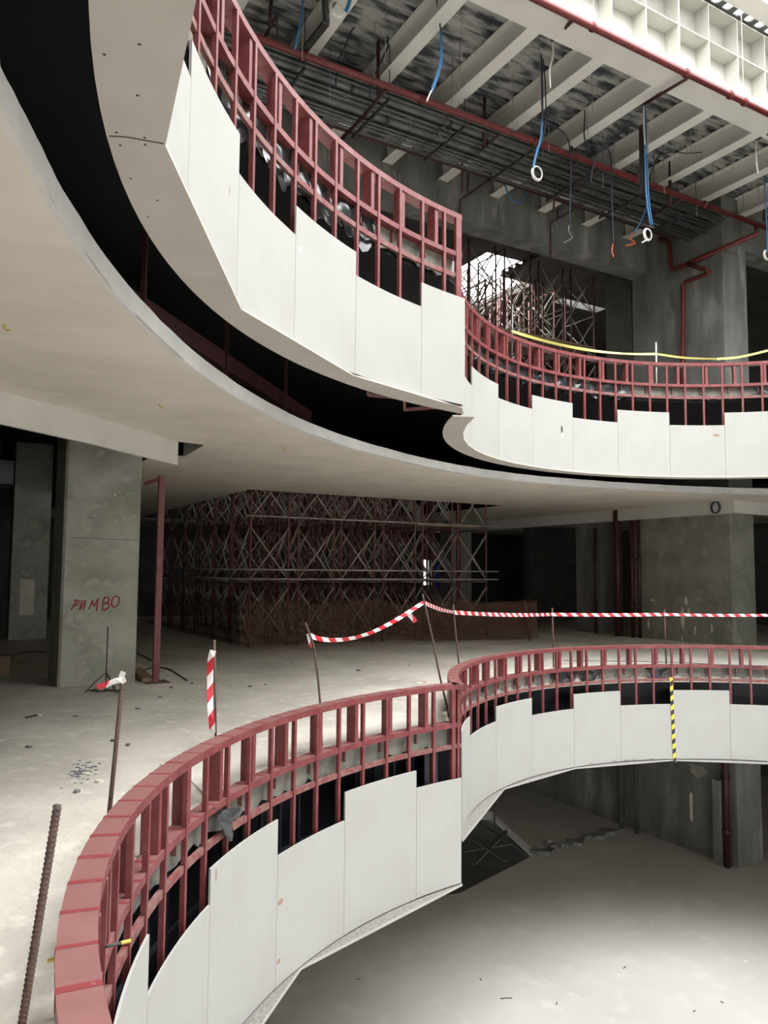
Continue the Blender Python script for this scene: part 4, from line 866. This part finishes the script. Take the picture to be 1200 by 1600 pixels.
# ------------------------------------------------------------------ little yellow wire ends under the plaster ceiling
for k, (x, y) in enumerate(((4, 508), (248, 632), (440, 697), (300, 748), (395, 733), (610, 731), (940, 798), (1130, 771))):
    p = at_z(x, y, 3.228); b = MB(); b.tube([p + Vector((0, 0, .01)), p + Vector((.02, .01, -.03)), p + Vector((.06, -.02, -.04))], .007, 5)
    tag(b.build('wire_end', YELL), 'small yellow wire end poking through the plaster ceiling', 'wire', 'yellow wire ends in the ceiling')
# ------------------------------------------------------------------ lower level pit junk and broken edge
for k in range(7):
    b = MB(); x = 848 + 17 * k; y = 1330 - 4.2 * k + random.uniform(-4, 4); p = at_z(x, y, -4.77)
    n = 6; rr = random.uniform(.12, .3); top = [p + Vector((rr * math.cos(2 * math.pi * i / n) * random.uniform(.6, 1.3), rr * .7 * math.sin(2 * math.pi * i / n) * random.uniform(.6, 1.3), .05 + random.uniform(0, .07))) for i in range(n)]
    bot = [Vector((q.x * 1.0, q.y, -4.779)) for q in top]; b.add(bot + top, [tuple(reversed(range(n))), tuple(range(n, 2 * n))] + [(i, (i + 1) % n, n + (i + 1) % n, n + i) for i in range(n)])
    tag(b.build('broken_slab', CONCD), '%s lump of broken screed from the left along the edge of the dark pit' % ORD[k], 'rubble', 'broken screed by the pit')
for k, (xa, ya, xb, yb) in enumerate(((724, 1262, 842, 1330), (724, 1272, 830, 1338), (724, 1330, 800, 1318), (740, 1350, 800, 1290), (724, 1300, 790, 1345))):
    b = MB(); b.bar(at_z(xa, ya, -5.3 + .12 * k), at_z(xb, yb, -5.28 + .12 * k), .09, .03); tag(b.build('plank', DARKW), '%s dim plank from the top lying across the pit in the lower floor' % ORD[k], 'plank', 'planks over the pit')
stake('rebar_stake', [at_z(773, 1305, -4.78), at_z(772, 1305, -4.78) + Z * 1.6], .02, 'dark bar standing in the pit of the lower floor')
rs = random.Random(21); b = MB()
for k in range(70):
    x = 128 + rs.gauss(0, 13); y = 1206 + rs.gauss(0, 7) - (x - 128) * .35; p = at_z(x, y, 0); q_ = rs.uniform(.006, .016)
    t_ = [p + Vector((q_ * math.cos(6.283 * i / 5), q_ * math.sin(6.283 * i / 5), .004)) for i in range(5)]
    b.add([Vector((v_.x, v_.y, 0)) for v_ in t_] + t_, [(4, 3, 2, 1, 0), (5, 6, 7, 8, 9)] + [(i, (i + 1) % 5, 5 + (i + 1) % 5, 5 + i) for i in range(5)])
GRIT = mat('blue_grey_grit', (0.16, 0.17, 0.21), 0.9); tag(b.build('blue_grit', GRIT), 'scatter of blue-grey grit on the eye-level floor left of the leaning ribbed bar', 'grit', None, 'stuff')
# ------------------------------------------------------------------ crumbs and scraps on both floors
for k, (x, y) in enumerate(((62, 1118), (118, 1120), (200, 1165), (176, 1158), (120, 1238), (155, 1222), (134, 1210), (455, 1036), (390, 1073), (415, 1070), (430, 1058), (560, 1048), (300, 1068), (250, 1090), (215, 1108), (350, 1068), (640, 1040), (268, 1075), (45, 1168))):
    p = at_z(x, y, 0); b = MB(); s_ = random.uniform(.015, .04); n = 5
    top = [p + Vector((s_ * math.cos(6.283 * i / n) * random.uniform(.5, 1.3), s_ * math.sin(6.283 * i / n) * random.uniform(.5, 1.3), s_ * random.uniform(.3, .6))) for i in range(n)]
    bot = [Vector((q.x, q.y, -.001)) for q in top]; b.add(bot + top, [tuple(reversed(range(n))), tuple(range(n, 2 * n))] + [(i, (i + 1) % n, n + (i + 1) % n, n + i) for i in range(n)])
    tag(b.build('chip', random.choice((CONCD, PALE, DIRT))), 'small crumb lying on the dusty eye-level floor', 'chip', 'crumbs on the eye-level floor')
for k, (x, y, l, a) in enumerate(((791, 1560, .18, .1), (1018, 1440, .05, 1), (976, 1512, .07, .8), (1165, 1502, .08, .4), (751, 1530, .05, 2), (870, 1568, .06, 1.2), (1085, 1580, .05, .5), (1128, 1566, .05, 2.2), (560, 1530, .05, .3))):
    p = at_z(x, y, -4.775); d = Vector((math.cos(a), math.sin(a), 0)) * l / 2; b = MB(); b.tube([p - d, p + d * .2 + Vector((0, .01, 0)), p + d], .008, 5)
    tag(b.build('scrap_stick', DIRT if k != 1 and k != 3 else PALE), 'longest dark stick on the lower floor, with a hooked end' if k == 0 else 'tiny scrap lying on the lower floor', 'scrap', None if k == 0 else 'scraps on the lower floor')
